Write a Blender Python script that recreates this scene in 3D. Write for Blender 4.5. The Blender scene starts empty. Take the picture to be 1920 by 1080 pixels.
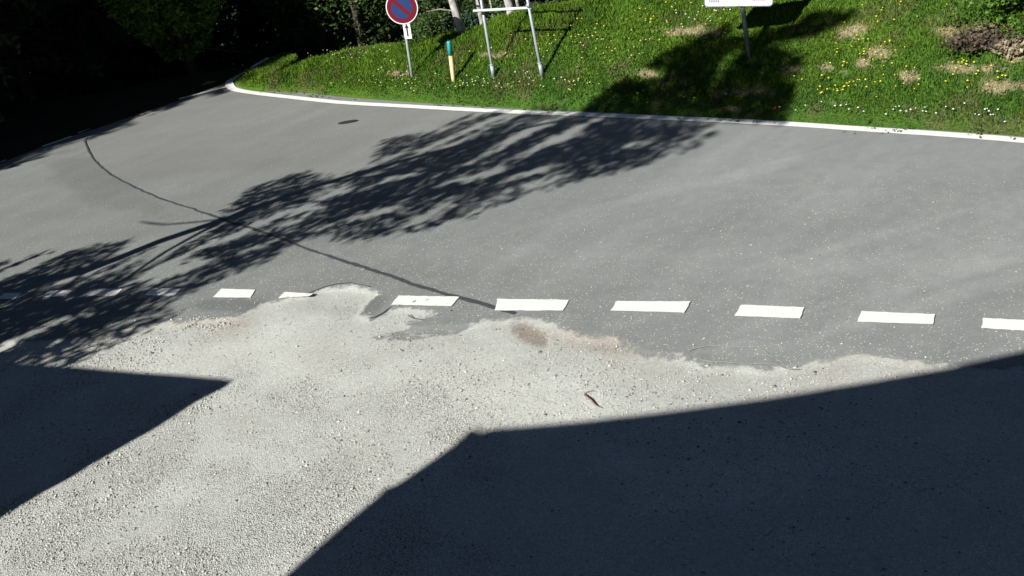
import bpy, math, random
import numpy as np
from math import radians, sin, cos, tan, pi
from mathutils import Vector, Matrix
from mathutils.bvhtree import BVHTree

random.seed(7); rng = np.random.default_rng(7)
S = bpy.context.scene; C = S.collection

# ------------------------------------------------------------------ camera, sky, sun, exposure
W, HH, FPX, PITCH, ROLL, CH = 1920, 1080, 1900.0, radians(25.35), radians(10), 5.2
cam_d = bpy.data.cameras.new('camera'); cam = bpy.data.objects.new('camera', cam_d); C.objects.link(cam)
cam_d.sensor_width = 36; cam_d.lens = 36 * FPX / W; cam_d.clip_end = 6000; cam_d.clip_start = .1
Rm = Matrix.Rotation(pi/2 - PITCH, 3, 'X') @ Matrix.Rotation(-ROLL, 3, 'Z')
cam.matrix_world = Matrix.Translation((0, 0, CH)) @ Rm.to_4x4()
S.camera = cam
SUN_EL, SUN_AZ = radians(34), radians(48.5)          # shadows run towards SUN_AZ (clockwise from +Y)
SH = np.array([sin(SUN_AZ), cos(SUN_AZ)])
D = np.array([-SH[0]*cos(SUN_EL), -SH[1]*cos(SUN_EL), sin(SUN_EL)])   # towards the sun
world = bpy.data.worlds.new('World'); S.world = world; world.use_nodes = True
nt = world.node_tree; bg = nt.nodes['Background']
sky = nt.nodes.new('ShaderNodeTexSky'); sky.sky_type = 'NISHITA'; sky.sun_disc = False
sky.sun_elevation = SUN_EL; sky.sun_rotation = math.atan2(D[0], D[1]); sky.altitude = 1500; sky.air_density = .55; sky.dust_density = .2; sky.ozone_density = .8
nt.links.new(sky.outputs[0], bg.inputs[0]); bg.inputs[1].default_value = .05
sd = bpy.data.lights.new('sun', 'SUN'); sd.energy = 5; sd.angle = radians(.4); sd.color = (1, .975, .93)
so = bpy.data.objects.new('sun', sd); C.objects.link(so)
so.rotation_euler = Vector(D).to_track_quat('Z', 'Y').to_euler(); so.location = (-30, -30, 40)
S.view_settings.view_transform = 'Standard'; S.view_settings.look = 'None'
S.view_settings.gamma = 1; S.view_settings.exposure = .85
S.render.engine = 'CYCLES'

# ------------------------------------------------------------------ helpers
def ray(x, y): return Rm @ Vector(((x-960)/FPX, -(y-540)/FPX, -1))
def g(x, y, z=0):
    d = ray(x, y); t = (z-CH)/d.z
    return (d.x*t, d.y*t, z)
RN = np.array(Rm)
def proj(P):                                         # world points -> photo pixels
    q = (np.asarray(P, float) - np.array([0, 0, CH])) @ RN
    return 960 + FPX*q[:, 0]/-q[:, 2], 540 - FPX*q[:, 1]/-q[:, 2]
def hsh(ix, iy, s):
    h = (ix*374761393 + iy*668265263 + s*974634777) & 0x7fffffff
    h = ((h ^ (h >> 13))*1274126177) & 0x7fffffff
    return ((h ^ (h >> 16)) & 0xffff)/65535.0
def vn(x, y, s=0):
    x = np.asarray(x, float); y = np.asarray(y, float)
    ix = np.floor(x).astype(np.int64); iy = np.floor(y).astype(np.int64); fx = x-ix; fy = y-iy
    fx = fx*fx*(3-2*fx); fy = fy*fy*(3-2*fy)
    a = hsh(ix, iy, s); b = hsh(ix+1, iy, s); c = hsh(ix, iy+1, s); d = hsh(ix+1, iy+1, s)
    return (a*(1-fx)+b*fx)*(1-fy) + (c*(1-fx)+d*fx)*fy
def fbm(x, y, s=0, n=4):
    r = 0; a = .5
    for k in range(n): r = r + a*vn(x*2**k, y*2**k, s+k*17); a *= .5
    return r/(1-.5**n)
def inpoly(x, y, poly):
    r = np.zeros(x.shape, bool); n = len(poly)
    for i in range(n):
        x0, y0 = poly[i][:2]; x1, y1 = poly[(i+1) % n][:2]
        if y0 == y1: continue
        c = ((y0 > y) != (y1 > y)) & (x < (x1-x0)*(y-y0)/(y1-y0)+x0)
        r ^= c
    return r
def pdist(x, y, pl):
    d = np.full(x.shape, 1e9)
    for (x0, y0), (x1, y1) in zip([p[:2] for p in pl[:-1]], [p[:2] for p in pl[1:]]):
        dx, dy = x1-x0, y1-y0; L = dx*dx+dy*dy+1e-12
        t = np.clip(((x-x0)*dx+(y-y0)*dy)/L, 0, 1)
        d = np.minimum(d, np.hypot(x-x0-t*dx, y-y0-t*dy))
    return d
def smooth(e0, e1, x):
    t = np.clip((x-e0)/(e1-e0), 0, 1); return t*t*(3-2*t)
def npmesh(name, V, Fc, mat=None, parent=None, cols=None, fattr=None, smooth_sh=False):
    me = bpy.data.meshes.new(name); V = np.asarray(V, np.float32); Fc = np.asarray(Fc, np.int32)
    n = Fc.shape[1]
    me.vertices.add(len(V)); me.vertices.foreach_set('co', V.ravel())
    me.loops.add(Fc.size); me.loops.foreach_set('vertex_index', Fc.ravel())
    me.polygons.add(len(Fc)); me.polygons.foreach_set('loop_start', np.arange(0, Fc.size, n, dtype=np.int32))
    me.polygons.foreach_set('loop_total', np.full(len(Fc), n, np.int32))
    if smooth_sh: me.polygons.foreach_set('use_smooth', np.ones(len(Fc), bool))
    me.update(calc_edges=True)
    if cols is not None:
        a = me.color_attributes.new('tone', 'FLOAT_COLOR', 'POINT')
        cc = np.ones((len(V), 4), np.float32); cc[:, :cols.shape[1]] = cols; a.data.foreach_set('color', cc.ravel())
    for k, v in (fattr or {}).items():
        a = me.attributes.new(k, 'FLOAT', 'POINT'); a.data.foreach_set('value', np.asarray(v, np.float32))
    if mat: me.materials.append(mat)
    o = bpy.data.objects.new(name, me); C.objects.link(o); o.parent = parent
    return o
def tag(o, label=None, cat=None, group=None, kind=None):
    for k, v in (('label', label), ('category', cat), ('group', group), ('kind', kind)):
        if v: o[k] = v
    return o
def thing(name, loc, label, cat, group=None):
    o = bpy.data.objects.new(name, None); C.objects.link(o); o.location = loc; o.empty_display_size = .2
    return tag(o, label, cat, group)
class MB:                                            # collects shapes into one mesh
    def __init__(s): s.v = []; s.f = []
    def add(s, V, Fs):
        b = len(s.v); s.v += [tuple(p) for p in V]; s.f += [tuple(i+b for i in f) for f in Fs]
    def box(s, c, sz, M=None):
        P = [Vector((sx*sz[0]/2, sy*sz[1]/2, sz2*sz[2]/2)) for sz2 in (-1, 1) for sy in (-1, 1) for sx in (-1, 1)]
        if M is not None: P = [M @ p for p in P]
        s.add([p+Vector(c) for p in P], [(0, 2, 3, 1), (4, 5, 7, 6), (0, 1, 5, 4), (2, 6, 7, 3), (0, 4, 6, 2), (1, 3, 7, 5)])
    def tube(s, pts, rad, n=10, caps=True):
        pts = [Vector(p) for p in pts]; rad = rad if hasattr(rad, '__len__') else [rad]*len(pts)
        V = []; Fs = []
        for i, p in enumerate(pts):
            t = (pts[min(i+1, len(pts)-1)]-pts[max(i-1, 0)]).normalized()
            a = t.orthogonal().normalized() if i == 0 else (a - a.dot(t)*t).normalized()
            b = t.cross(a)
            V += [p+(a*cos(2*pi*k/n)+b*sin(2*pi*k/n))*rad[i] for k in range(n)]
        for i in range(len(pts)-1):
            Fs += [(i*n+k, i*n+(k+1) % n, (i+1)*n+(k+1) % n, (i+1)*n+k) for k in range(n)]
        if caps: Fs += [tuple(range(n))[::-1], tuple(range((len(pts)-1)*n, len(pts)*n))]
        s.add(V, Fs)
    def prism(s, outline, y0, y1, M=None):           # outline in (x,z), extruded in y
        n = len(outline); V = [Vector((x, y0, z)) for x, z in outline]+[Vector((x, y1, z)) for x, z in outline]
        if M is not None: V = [M @ p for p in V]
        s.add(V, [tuple(range(n)), tuple(range(n, 2*n))[::-1]]+[(i, i+n, (i+1) % n+n, (i+1) % n) for i in range(n)])
    def build(s, name, mat, parent=None, sm=False, bevel=0):
        me = bpy.data.meshes.new(name)
        inv = None
        V = s.v
        if parent is not None:
            L = parent.location; V = [(x-L.x, y-L.y, z-L.z) for x, y, z in V]
        me.from_pydata(V, [], s.f); me.update()
        if sm:
            for p in me.polygons: p.use_smooth = len(p.vertices) == 4
        me.materials.append(mat)
        o = bpy.data.objects.new(name, me); C.objects.link(o); o.parent = parent
        if bevel:
            m = o.modifiers.new('b', 'BEVEL'); m.width = bevel; m.segments = 2; m.limit_method = 'ANGLE'
        return o

# ------------------------------------------------------------------ materials
def newmat(name):
    m = bpy.data.materials.new(name); m.use_nodes = True
    return m, m.node_tree, m.node_tree.nodes['Principled BSDF']
def N(t, typ, **k):
    n = t.nodes.new(typ)
    for a, b in k.items():
        if a.startswith('i'): n.inputs[int(a[1:])].default_value = b
        else: setattr(n, a, b)
    return n
def simple(name, col, rough=.6, metal=0, var=.15, scale=20, bump=0, spec=.5):
    m, t, b = newmat(name)
    no = N(t, 'ShaderNodeTexNoise'); no.inputs['Scale'].default_value = scale; no.inputs['Detail'].default_value = 5
    tc = N(t, 'ShaderNodeTexCoord'); t.links.new(tc.outputs['Object'], no.inputs[0])
    mr = N(t, 'ShaderNodeMapRange'); mr.inputs[3].default_value = 1-var; mr.inputs[4].default_value = 1+var
    mr.inputs[1].default_value = .3; mr.inputs[2].default_value = .7
    t.links.new(no.outputs[0], mr.inputs[0])
    mx = N(t, 'ShaderNodeVectorMath', operation='SCALE'); mx.inputs[0].default_value = col
    t.links.new(mr.outputs[0], mx.inputs['Scale']); t.links.new(mx.outputs[0], b.inputs['Base Color'])
    b.inputs['Roughness'].default_value = rough; b.inputs['Metallic'].default_value = metal
    b.inputs['Specular IOR Level'].default_value = spec
    if bump:
        bp = N(t, 'ShaderNodeBump'); bp.inputs['Strength'].default_value = bump; bp.inputs['Distance'].default_value = .02
        t.links.new(no.outputs[0], bp.inputs['Height']); t.links.new(bp.outputs[0], b.inputs['Normal'])
    return m
def attrmat(name, rough=.7, trans=0, spec=.3):
    m, t, b = newmat(name)
    a = N(t, 'ShaderNodeAttribute', attribute_name='tone')
    b.inputs['Roughness'].default_value = rough; b.inputs['Specular IOR Level'].default_value = spec
    t.links.new(a.outputs['Color'], b.inputs['Base Color'])
    if trans:
        tr = N(t, 'ShaderNodeBsdfTranslucent'); mx = N(t, 'ShaderNodeMixShader'); mx.inputs[0].default_value = trans
        t.links.new(a.outputs['Color'], tr.inputs[0])
        t.links.new(b.outputs[0], mx.inputs[1]); t.links.new(tr.outputs[0], mx.inputs[2])
        t.links.new(mx.outputs[0], t.nodes['Material Output'].inputs[0])
    return m
def surface_mat():
    """asphalt and gravel: 'cover' says how far the grit lies over the asphalt, 'tone' is the asphalt's own colour"""
    m, t, b = newmat('yard_surface'); L = t.links.new
    tc = N(t, 'ShaderNodeTexCoord'); P = tc.outputs['Object']
    def noise(sc, det=4, rough=.6):
        n = N(t, 'ShaderNodeTexNoise'); n.inputs['Scale'].default_value = sc; n.inputs['Detail'].default_value = det
        n.inputs['Roughness'].default_value = rough; L(P, n.inputs[0]); return n.outputs[0]
    def mr(x, a, bb, c, d):
        n = N(t, 'ShaderNodeMapRange'); L(x, n.inputs[0])
        for i, v in enumerate((a, bb, c, d)): n.inputs[i+1].default_value = v
        return n.outputs[0]
    def math_(op, x, y):
        n = N(t, 'ShaderNodeMath', operation=op)
        for i, v in enumerate((x, y)):
            if isinstance(v, (int, float)): n.inputs[i].default_value = v
            else: L(v, n.inputs[i])
        return n.outputs[0]
    def scale(col, f):
        n = N(t, 'ShaderNodeVectorMath', operation='SCALE')
        if isinstance(col, tuple): n.inputs[0].default_value = col
        else: L(col, n.inputs[0])
        L(f, n.inputs['Scale']); return n.outputs[0]
    cov = N(t, 'ShaderNodeAttribute', attribute_name='cover').outputs['Fac']
    loose = N(t, 'ShaderNodeAttribute', attribute_name='loose').outputs['Fac']
    grit = N(t, 'ShaderNodeAttribute', attribute_name='grit').outputs['Fac']
    tone = N(t, 'ShaderNodeAttribute', attribute_name='tone').outputs['Color']
    gtone = N(t, 'ShaderNodeAttribute', attribute_name='gtone').outputs['Fac']
    # asphalt
    big, fine, agg = noise(.9, 3), noise(60, 3), noise(220, 2, .8)
    af = math_('MULTIPLY', mr(big, .3, .7, .97, 1.03), mr(fine, .3, .7, .86, 1.14))
    af = math_('MULTIPLY', af, mr(agg, .25, .75, .78, 1.22))
    acol = scale(tone, af)
    vs = N(t, 'ShaderNodeTexVoronoi'); vs.inputs['Scale'].default_value = 45; L(P, vs.inputs['Vector'])
    wn = N(t, 'ShaderNodeTexWhiteNoise'); L(vs.outputs['Color'], wn.inputs['Vector'])
    keep = math_('GREATER_THAN', math_('ADD', wn.outputs['Value'], mr(grit, 0, 1, 0, .16)), .985)
    spot = math_('MULTIPLY', keep, mr(vs.outputs['Distance'], .18, .32, 1, 0))
    mx = N(t, 'ShaderNodeMix', data_type='RGBA'); L(spot, mx.inputs[0]); L(acol, mx.inputs[6]); mx.inputs[7].default_value = (.62, .6, .55, 1)
    acol = mx.outputs[2]
    # gravel
    g1, g2, g3 = noise(1.6, 4), noise(26, 4, .7), noise(95, 4, .8)
    gf = math_('MULTIPLY', mr(g1, .3, .7, .93, 1.07), mr(g2, .3, .7, .88, 1.12))
    gf = math_('MULTIPLY', gf, mr(g3, .28, .72, .66, 1.34))
    vo = N(t, 'ShaderNodeTexVoronoi'); vo.inputs['Scale'].default_value = 80; L(P, vo.inputs['Vector'])
    pit = mr(vo.outputs['Distance'], .35, .75, 1.08, .5)
    pm = N(t, 'ShaderNodeMix', data_type='FLOAT'); L(loose, pm.inputs[0]); pm.inputs[2].default_value = 1; L(pit, pm.inputs[3])
    gf = math_('MULTIPLY', gf, pm.outputs[0])
    gf = math_('MULTIPLY', gf, gtone)
    wn2 = N(t, 'ShaderNodeTexWhiteNoise'); L(vo.outputs['Color'], wn2.inputs['Vector'])
    gf = math_('MULTIPLY', gf, mr(wn2.outputs['Value'], 0, 1, .86, 1.14))
    gm = N(t, 'ShaderNodeMix', data_type='RGBA'); L(g1, gm.inputs[0]); gm.inputs[6].default_value = (.455, .457, .41, 1); gm.inputs[7].default_value = (.44, .455, .425, 1)
    earth = N(t, 'ShaderNodeAttribute', attribute_name='earth').outputs['Fac']
    em = N(t, 'ShaderNodeMix', data_type='RGBA'); L(earth, em.inputs[0]); L(gm.outputs[2], em.inputs[6]); em.inputs[7].default_value = (.36, .29, .235, 1)
    gcol = scale(em.outputs[2], gf)
    # where the grit ends
    e = math_('ADD', cov, mr(noise(7, 6, .7), .2, .8, -.3, .3))
    e = math_('ADD', e, mr(agg, .2, .8, -.14, .14))
    fac = mr(e, .42, .58, 0, 1)
    cm = N(t, 'ShaderNodeMix', data_type='RGBA'); L(fac, cm.inputs[0]); L(acol, cm.inputs[6]); L(gcol, cm.inputs[7])
    L(cm.outputs[2], b.inputs['Base Color'])
    b.inputs['Roughness'].default_value = .9; b.inputs['Specular IOR Level'].default_value = .25
    h = N(t, 'ShaderNodeMix', data_type='FLOAT'); L(fac, h.inputs[0]); L(math_('MULTIPLY', agg, .35), h.inputs[2])
    L(math_('ADD', math_('MULTIPLY', g3, .9), math_('MULTIPLY', math_('MULTIPLY', vo.outputs['Distance'], loose), -1.2)), h.inputs[3])
    bp = N(t, 'ShaderNodeBump'); bp.inputs['Strength'].default_value = .8; bp.inputs['Distance'].default_value = .012
    L(h.outputs[0], bp.inputs['Height']); L(bp.outputs[0], b.inputs['Normal'])
    return m
def paint_mat():
    m, t, b = newmat('road_paint'); L = t.links.new
    tc = N(t, 'ShaderNodeTexCoord')
    n1 = N(t, 'ShaderNodeTexNoise'); n1.inputs['Scale'].default_value = 9; n1.inputs['Detail'].default_value = 8; n1.inputs['Roughness'].default_value = .75
    L(tc.outputs['Object'], n1.inputs[0])
    wear = N(t, 'ShaderNodeAttribute', attribute_name='wear')
    a = N(t, 'ShaderNodeMath', operation='ADD'); L(n1.outputs[0], a.inputs[0]); L(wear.outputs['Fac'], a.inputs[1])
    r = N(t, 'ShaderNodeMapRange'); L(a.outputs[0], r.inputs[0]); r.inputs[1].default_value = .64; r.inputs[2].default_value = .74
    n2 = N(t, 'ShaderNodeTexNoise'); n2.inputs['Scale'].default_value = 40; L(tc.outputs['Object'], n2.inputs[0])
    cr = N(t, 'ShaderNodeMix', data_type='RGBA'); L(n2.outputs[0], cr.inputs[0]); cr.inputs[6].default_value = (.74, .74, .70, 1); cr.inputs[7].default_value = (.58, .58, .55, 1)
    mx = N(t, 'ShaderNodeMix', data_type='RGBA'); L(r.outputs[0], mx.inputs[0]); L(cr.outputs[2], mx.inputs[6]); mx.inputs[7].default_value = (.2, .195, .185, 1)
    L(mx.outputs[2], b.inputs['Base Color']); b.inputs['Roughness'].default_value = .7
    return m
M = dict(
    surf=surface_mat(), paint=paint_mat(),
    sand=simple('sand_fill', (.33, .31, .26), .9, var=.2, scale=30),
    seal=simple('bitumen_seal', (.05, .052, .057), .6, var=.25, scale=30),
    iron=simple('cast_iron', (.03, .03, .032), .6, var=.3),
    rail=simple('pale_rail', (.6, .63, .62), .4, .1, .06, 12),
    galv=simple('galvanised_steel', (.3, .34, .36), .45, .25, .08, 12),
    darkgalv=simple('weathered_steel', (.13, .15, .17), .5, .2, .1, 12),
    white=simple('white_sheet', (.75, .76, .8), .35, 0, .04, 6),
    red=simple('sign_red', (.13, .004, .011), .35, 0, .06, 9),
    blue=simple('sign_blue', (.014, .036, .12), .35, 0, .06, 9),
    black=simple('sign_black', (.012, .012, .014), .5),
    pink=simple('lettering_pink', (.55, .13, .25), .5),
    grey=simple('lettering_grey', (.22, .23, .25), .5),
    yellow=simple('post_yellow', (.66, .48, .24), .5, 0, .12, 18),
    teal=simple('post_teal', (.02, .3, .3), .45, 0, .1, 18),
    wood=simple('dark_boards', (.07, .05, .035), .8, var=.3, scale=6),
    plaster=simple('wall_plaster', (.16, .155, .15), .9),
    tile=simple('roof_tiles', (.09, .05, .04), .8, var=.3, scale=14),
    twig=simple('twig_bark', (.12, .05, .03), .8, var=.3, scale=60),
    barkdark=simple('spruce_bark', (.06, .045, .035), .95, var=.4, scale=14, bump=.6),
    barkpale=simple('pale_bark', (.3, .28, .26), .9, var=.55, scale=9, bump=.5),
    leaf=attrmat('leaves', .55, .35), needle=attrmat('needles', .7, .1),
    grass=attrmat('grass_blades', .7, .3, .08), stone=attrmat('stones', .85), petal=attrmat('petals', .6, .3),
    glass=simple('window_glass', (.02, .025, .03), .1),
    water=simple('water', (.02, .05, .07), .08, var=.05, scale=.02),
)
def soilmat(name, c1, c2, sc):
    m, t, b = newmat(name); L = t.links.new
    tc = N(t, 'ShaderNodeTexCoord'); n = N(t, 'ShaderNodeTexNoise'); n.inputs['Scale'].default_value = sc; n.inputs['Detail'].default_value = 8
    L(tc.outputs['Object'], n.inputs[0]); r = N(t, 'ShaderNodeMapRange'); L(n.outputs[0], r.inputs[0]); r.inputs[1].default_value = .35; r.inputs[2].default_value = .65
    mx = N(t, 'ShaderNodeMix', data_type='RGBA'); L(r.outputs[0], mx.inputs[0]); mx.inputs[6].default_value = (*c1, 1); mx.inputs[7].default_value = (*c2, 1)
    L(mx.outputs[2], b.inputs['Base Color']); b.inputs['Roughness'].default_value = .95; b.inputs['Specular IOR Level'].default_value = .1
    bp = N(t, 'ShaderNodeBump'); bp.inputs['Distance'].default_value = .05; L(n.outputs[0], bp.inputs['Height']); L(bp.outputs[0], b.inputs['Normal'])
    return m
M['forest'] = soilmat('forest_floor', (.018, .02, .01), (.035, .03, .018), 1.2)
M['meadow'] = soilmat('valley_meadow', (.03, .06, .02), (.05, .08, .03), .05)

# ------------------------------------------------------------------ outlines (photo pixels -> points on the ground)
EDGE_LINE = [(505, 108), (478, 124), (455, 139), (434, 150), (430, 158), (441, 168), (480, 175), (549, 183), (641, 192.5), (755, 199), (899, 207), (1008, 212),
             (1096, 215), (1280, 223), (1447, 231), (1613, 242), (1780, 253), (1920, 264), (2150, 287), (2500, 330)]
ASPH_EDGE = [(560, 88), (530, 100), (500, 115), (468, 131), (449, 141), (440, 151), (447, 161), (470, 166), (500, 168), (583, 172), (641, 179), (700, 184), (789, 191),
             (899, 198), (1000, 204), (1100, 208), (1280, 217), (1447, 225), (1613, 236), (1780, 246), (1920, 256), (2150, 278), (2500, 320)]
FAR_EDGE = [(-900, 610), (-300, 405), (0, 303), (90, 267), (195, 233), (330, 187), (400, 160), (440, 143), (475, 125), (520, 104), (570, 90)]
GRAVEL = [(-200, 800), (-100, 660), (0, 640), (180, 630), (250, 610), (330, 600), (400, 596), (450, 588), (490, 570), (530, 560), (575, 553), (590, 545), (620, 536), (655, 532), (695, 540), (712, 550),
          (690, 568), (677, 588), (700, 596), (735, 577), (770, 575), (815, 582), (845, 588), (800, 600), (765, 602), (775, 612), (860, 606), (945, 596), (990, 590), (1045, 603),
          (1090, 628), (1150, 634), (1200, 655), (1270, 668), (1330, 682), (1450, 693), (1530, 678), (1600, 668), (1700, 677), (1800, 684),
          (1920, 690), (2200, 700), (2600, 1400), (900, 2200), (-900, 1500)]
gp = [g(*p)[:2] for p in GRAVEL]; gp = [p for p in gp]
far_w = [g(*p)[:2] for p in FAR_EDGE]; edge_w = [g(*p)[:2] for p in ASPH_EDGE]

# ------------------------------------------------------------------ ground, valley, lake
gn = 160; xs = np.concatenate([np.linspace(-900, -80, 20), np.linspace(-75, 75, 61), np.linspace(80, 900, 20)])
ys = np.concatenate([np.linspace(-600, -50, 12), np.linspace(-45, 90, 55), np.linspace(100, 1600, 40)])
X, Y = np.meshgrid(xs, ys); r = np.hypot(X, Y-5)
fall = smooth(60, 160, Y-.0*X)
Z = -.4 - np.minimum(62, .32*np.maximum(0, Y-26)) - 20*fall*0 + 2.5*(fbm(X/30, Y/30, 3)-.5)*smooth(40, 90, r)
Z += 420*smooth(600, 1500, Y)*(.6+.8*fbm(X/260, Y/260, 5)) + 60*smooth(250, 900, np.abs(X)) * (.5+fbm(X/120, Y/120, 9))
nx, ny = len(xs), len(ys); idx = np.arange(nx*ny).reshape(ny, nx)
Fq = np.stack([idx[:-1, :-1], idx[:-1, 1:], idx[1:, 1:], idx[1:, :-1]], -1).reshape(-1, 4)
tag(npmesh('ground', np.stack([X, Y, Z], -1).reshape(-1, 3), Fq, M['meadow'], smooth_sh=True), kind='structure')
tag(npmesh('added_lake', [(-700, 170, -58), (700, 170, -58), (700, 640, -58), (-700, 640, -58)], [(0, 1, 2, 3)], M['water']), kind='structure')  # invented water, added to reflect blue sky into the gap between the trees

# ------------------------------------------------------------------ road and gravel yard: one relief, two surfaces
st = .06
gx = np.arange(-24, 16, st); gy = np.arange(2, 34, st)
X, Y = np.meshgrid(gx, gy); nx, ny = len(gx), len(gy)
LIP1 = [g(*p)[:2] for p in ((575, 553), (590, 545), (620, 536), (655, 532), (695, 540), (712, 550))]
LIP2 = [g(*p)[:2] for p in ((677, 588), (700, 596), (735, 577))]
def bound(X, Y):
    wob = (fbm(X*1.3, Y*1.3, 11)-.5)*.24 + (fbm(X*5, Y*5, 12)-.5)*.12
    wob = wob*(.12+.88*smooth(.1, .6, np.minimum(pdist(X, Y, LIP1), pdist(X, Y, LIP2))))
    ins = inpoly(X, Y, gp); d = pdist(X, Y, gp+[gp[0]])
    return np.where(ins, d, -d)+wob
sdist = bound(X, Y)
PX, PY = proj(np.stack([X.ravel(), Y.ravel(), np.zeros(X.size)], -1)); PX = PX.reshape(X.shape); PY = PY.reshape(X.shape)
front = (Y > 4)
dust = smooth(-1.3, .1, sdist)*.38*smooth(.3, .7, fbm(X*1.2, Y*2.2, 21))*(PX > 500)
cover = np.clip(.5 + sdist/.15*.5, 0, 1)
cover = np.maximum(cover, dust)
def blob(cx, cy, rx, ry, rot=0):
    a = radians(rot); dx = PX-cx; dy = PY-cy; u = dx*cos(a)+dy*sin(a); v = -dx*sin(a)+dy*cos(a)
    n = (fbm(X*3, Y*3, int(cx))-.5)*.9
    return smooth(1.15, .75, np.sqrt((u/rx)**2+(v/ry)**2)+n)
# dusty tongues thin enough for asphalt to show
for (a, b_, c_, d_, e_, s_) in ((790, 622, 90, 12, -5, .55), (1150, 655, 120, 10, 8, .35), (1400, 668, 90, 10, 3, .45)):
    cover = np.where(True, cover*(1-s_*blob(a, b_, c_, d_, e_)), cover)
seam_px = [(163, 258), (160, 268), (175, 298), (205, 325), (250, 350), (300, 372), (355, 390), (415, 410), (470, 428), (520, 445), (600, 475), (700, 507), (780, 535), (860, 558), (920, 575), (965, 588)]
seam_w = [g(*p) for p in seam_px]
newside = inpoly(PX, PY, [(163, 258)]+seam_px+[(1100, 640), (1300, 660), (3000, 900), (3000, -100), (400, -100)])
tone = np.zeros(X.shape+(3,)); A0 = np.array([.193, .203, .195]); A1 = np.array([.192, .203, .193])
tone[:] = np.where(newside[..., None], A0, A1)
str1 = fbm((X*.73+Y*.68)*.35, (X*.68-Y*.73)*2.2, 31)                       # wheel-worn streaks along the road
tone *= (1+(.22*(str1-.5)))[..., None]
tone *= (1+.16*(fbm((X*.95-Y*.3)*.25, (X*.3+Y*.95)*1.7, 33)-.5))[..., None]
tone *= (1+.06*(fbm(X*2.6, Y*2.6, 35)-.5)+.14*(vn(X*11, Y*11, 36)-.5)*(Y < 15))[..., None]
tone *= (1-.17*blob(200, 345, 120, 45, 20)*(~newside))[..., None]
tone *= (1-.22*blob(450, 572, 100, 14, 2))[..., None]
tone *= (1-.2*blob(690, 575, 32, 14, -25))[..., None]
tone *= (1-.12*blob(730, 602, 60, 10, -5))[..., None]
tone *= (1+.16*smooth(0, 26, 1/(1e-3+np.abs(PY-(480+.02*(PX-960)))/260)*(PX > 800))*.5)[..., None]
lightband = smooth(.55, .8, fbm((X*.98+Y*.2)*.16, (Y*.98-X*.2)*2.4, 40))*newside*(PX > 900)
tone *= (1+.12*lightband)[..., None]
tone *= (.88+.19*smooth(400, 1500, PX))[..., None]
tone = np.where((newside & (PY < 330) & (PX < 900))[..., None], tone*np.array([1.02, 1, .985]), tone)
grit = np.clip(.25 + .9*smooth(-2.2, 0, sdist) + .35*(~newside)*(PY > 440) + .15*newside*(PX > 500), 0, 1)
grit = np.where(PY < 330, grit*.1, grit)
gt = np.ones(X.shape)
gt *= 1-.2*smooth(1.3, .0, sdist)
brown = blob(990, 622, 38, 17, 25)
earth = np.clip(brown*.75 + .16*smooth(.5, .7, fbm(X*1.7, Y*1.7, 55))*smooth(1.6, .2, sdist) + .35*blob(1120, 640, 120, 18, 12) + .3*blob(400, 600, 90, 14, 0), 0, 1)
loose = np.clip(smooth(620, 760, PY)*(.3+.7*smooth(.38, .64, fbm(X*1.6, Y*1.6, 51, 5)))*smooth(1000, 500, PX-.2*PY) + .25*smooth(0, .4, sdist), 0, 1)
gt *= 1.13-.13*smooth(620, 850, PY)
gt *= 1-.26*brown
gt *= 1+.07*loose
gt *= 1+.10*smooth(.5, .75, fbm(X*.7, Y*1.2, 54))*smooth(650, 720, PY)
relief = .012*(fbm(X*.9, Y*.9, 61)-.5)*2 + .006*(fbm(X*6, Y*6, 62)-.5)
crown = -.0015*np.abs(Y-14)
DROP = lambda y: -.32*np.maximum(0, y-27.2)**1.15
Zs = DROP(Y) + crown + relief*cover - .022*smooth(-.02, .1, sdist)*smooth(1.2, .1, sdist) - .006*brown - .02*smooth(60, 20, np.hypot((PX-640)/1.6, (PY-556)*1.6))*smooth(0, .06, sdist)
V = np.stack([X, Y, Zs], -1).reshape(-1, 3)
idx = np.arange(nx*ny).reshape(ny, nx)
Fq = np.stack([idx[:-1, :-1], idx[:-1, 1:], idx[1:, 1:], idx[1:, :-1]], -1)
isg = sdist[:-1, :-1] > 0
lim = far_w + edge_w[::-1] if False else None
# keep only what lies between the far verge and the bank (both overlap it a little)
area = [(-24, 2)] + far_w[1:] + [(-3, 33.9), (2, 33.9)] + edge_w + [(16, 2)]
keep = inpoly(X, Y, area) | (np.minimum(pdist(X, Y, far_w), pdist(X, Y, edge_w)) < .8)
keep = keep[:-1, :-1]
def sub(name, msk):
    f = Fq[msk]; used = np.unique(f); mp = np.full(len(V), -1, np.int64); mp[used] = np.arange(len(used))
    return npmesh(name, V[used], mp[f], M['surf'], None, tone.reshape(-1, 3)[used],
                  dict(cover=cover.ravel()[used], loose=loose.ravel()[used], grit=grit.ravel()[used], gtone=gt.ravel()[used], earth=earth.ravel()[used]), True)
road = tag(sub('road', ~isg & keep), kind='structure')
yard = tag(sub('gravel_yard', isg & keep), kind='structure')
# the yard goes on around and behind the buildings
def flat(name, x0, x1, y0, y1, z=-.03):
    n = 8; xx, yy = np.meshgrid(np.linspace(x0, x1, n), np.linspace(y0, y1, n)); id_ = np.arange(n*n).reshape(n, n)
    f = np.stack([id_[:-1, :-1], id_[:-1, 1:], id_[1:, 1:], id_[1:, :-1]], -1).reshape(-1, 4); c = n*n
    return npmesh(name, np.stack([xx, yy, np.full(xx.shape, z)], -1).reshape(-1, 3), f, M['surf'], yard, np.full((c, 3), .15),
                  dict(cover=np.ones(c), loose=np.full(c, .6), grit=np.zeros(c), gtone=np.full(c, .95), earth=np.zeros(c)))
flat('yard_margin', -40, 45, -40, 2.2)

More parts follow.
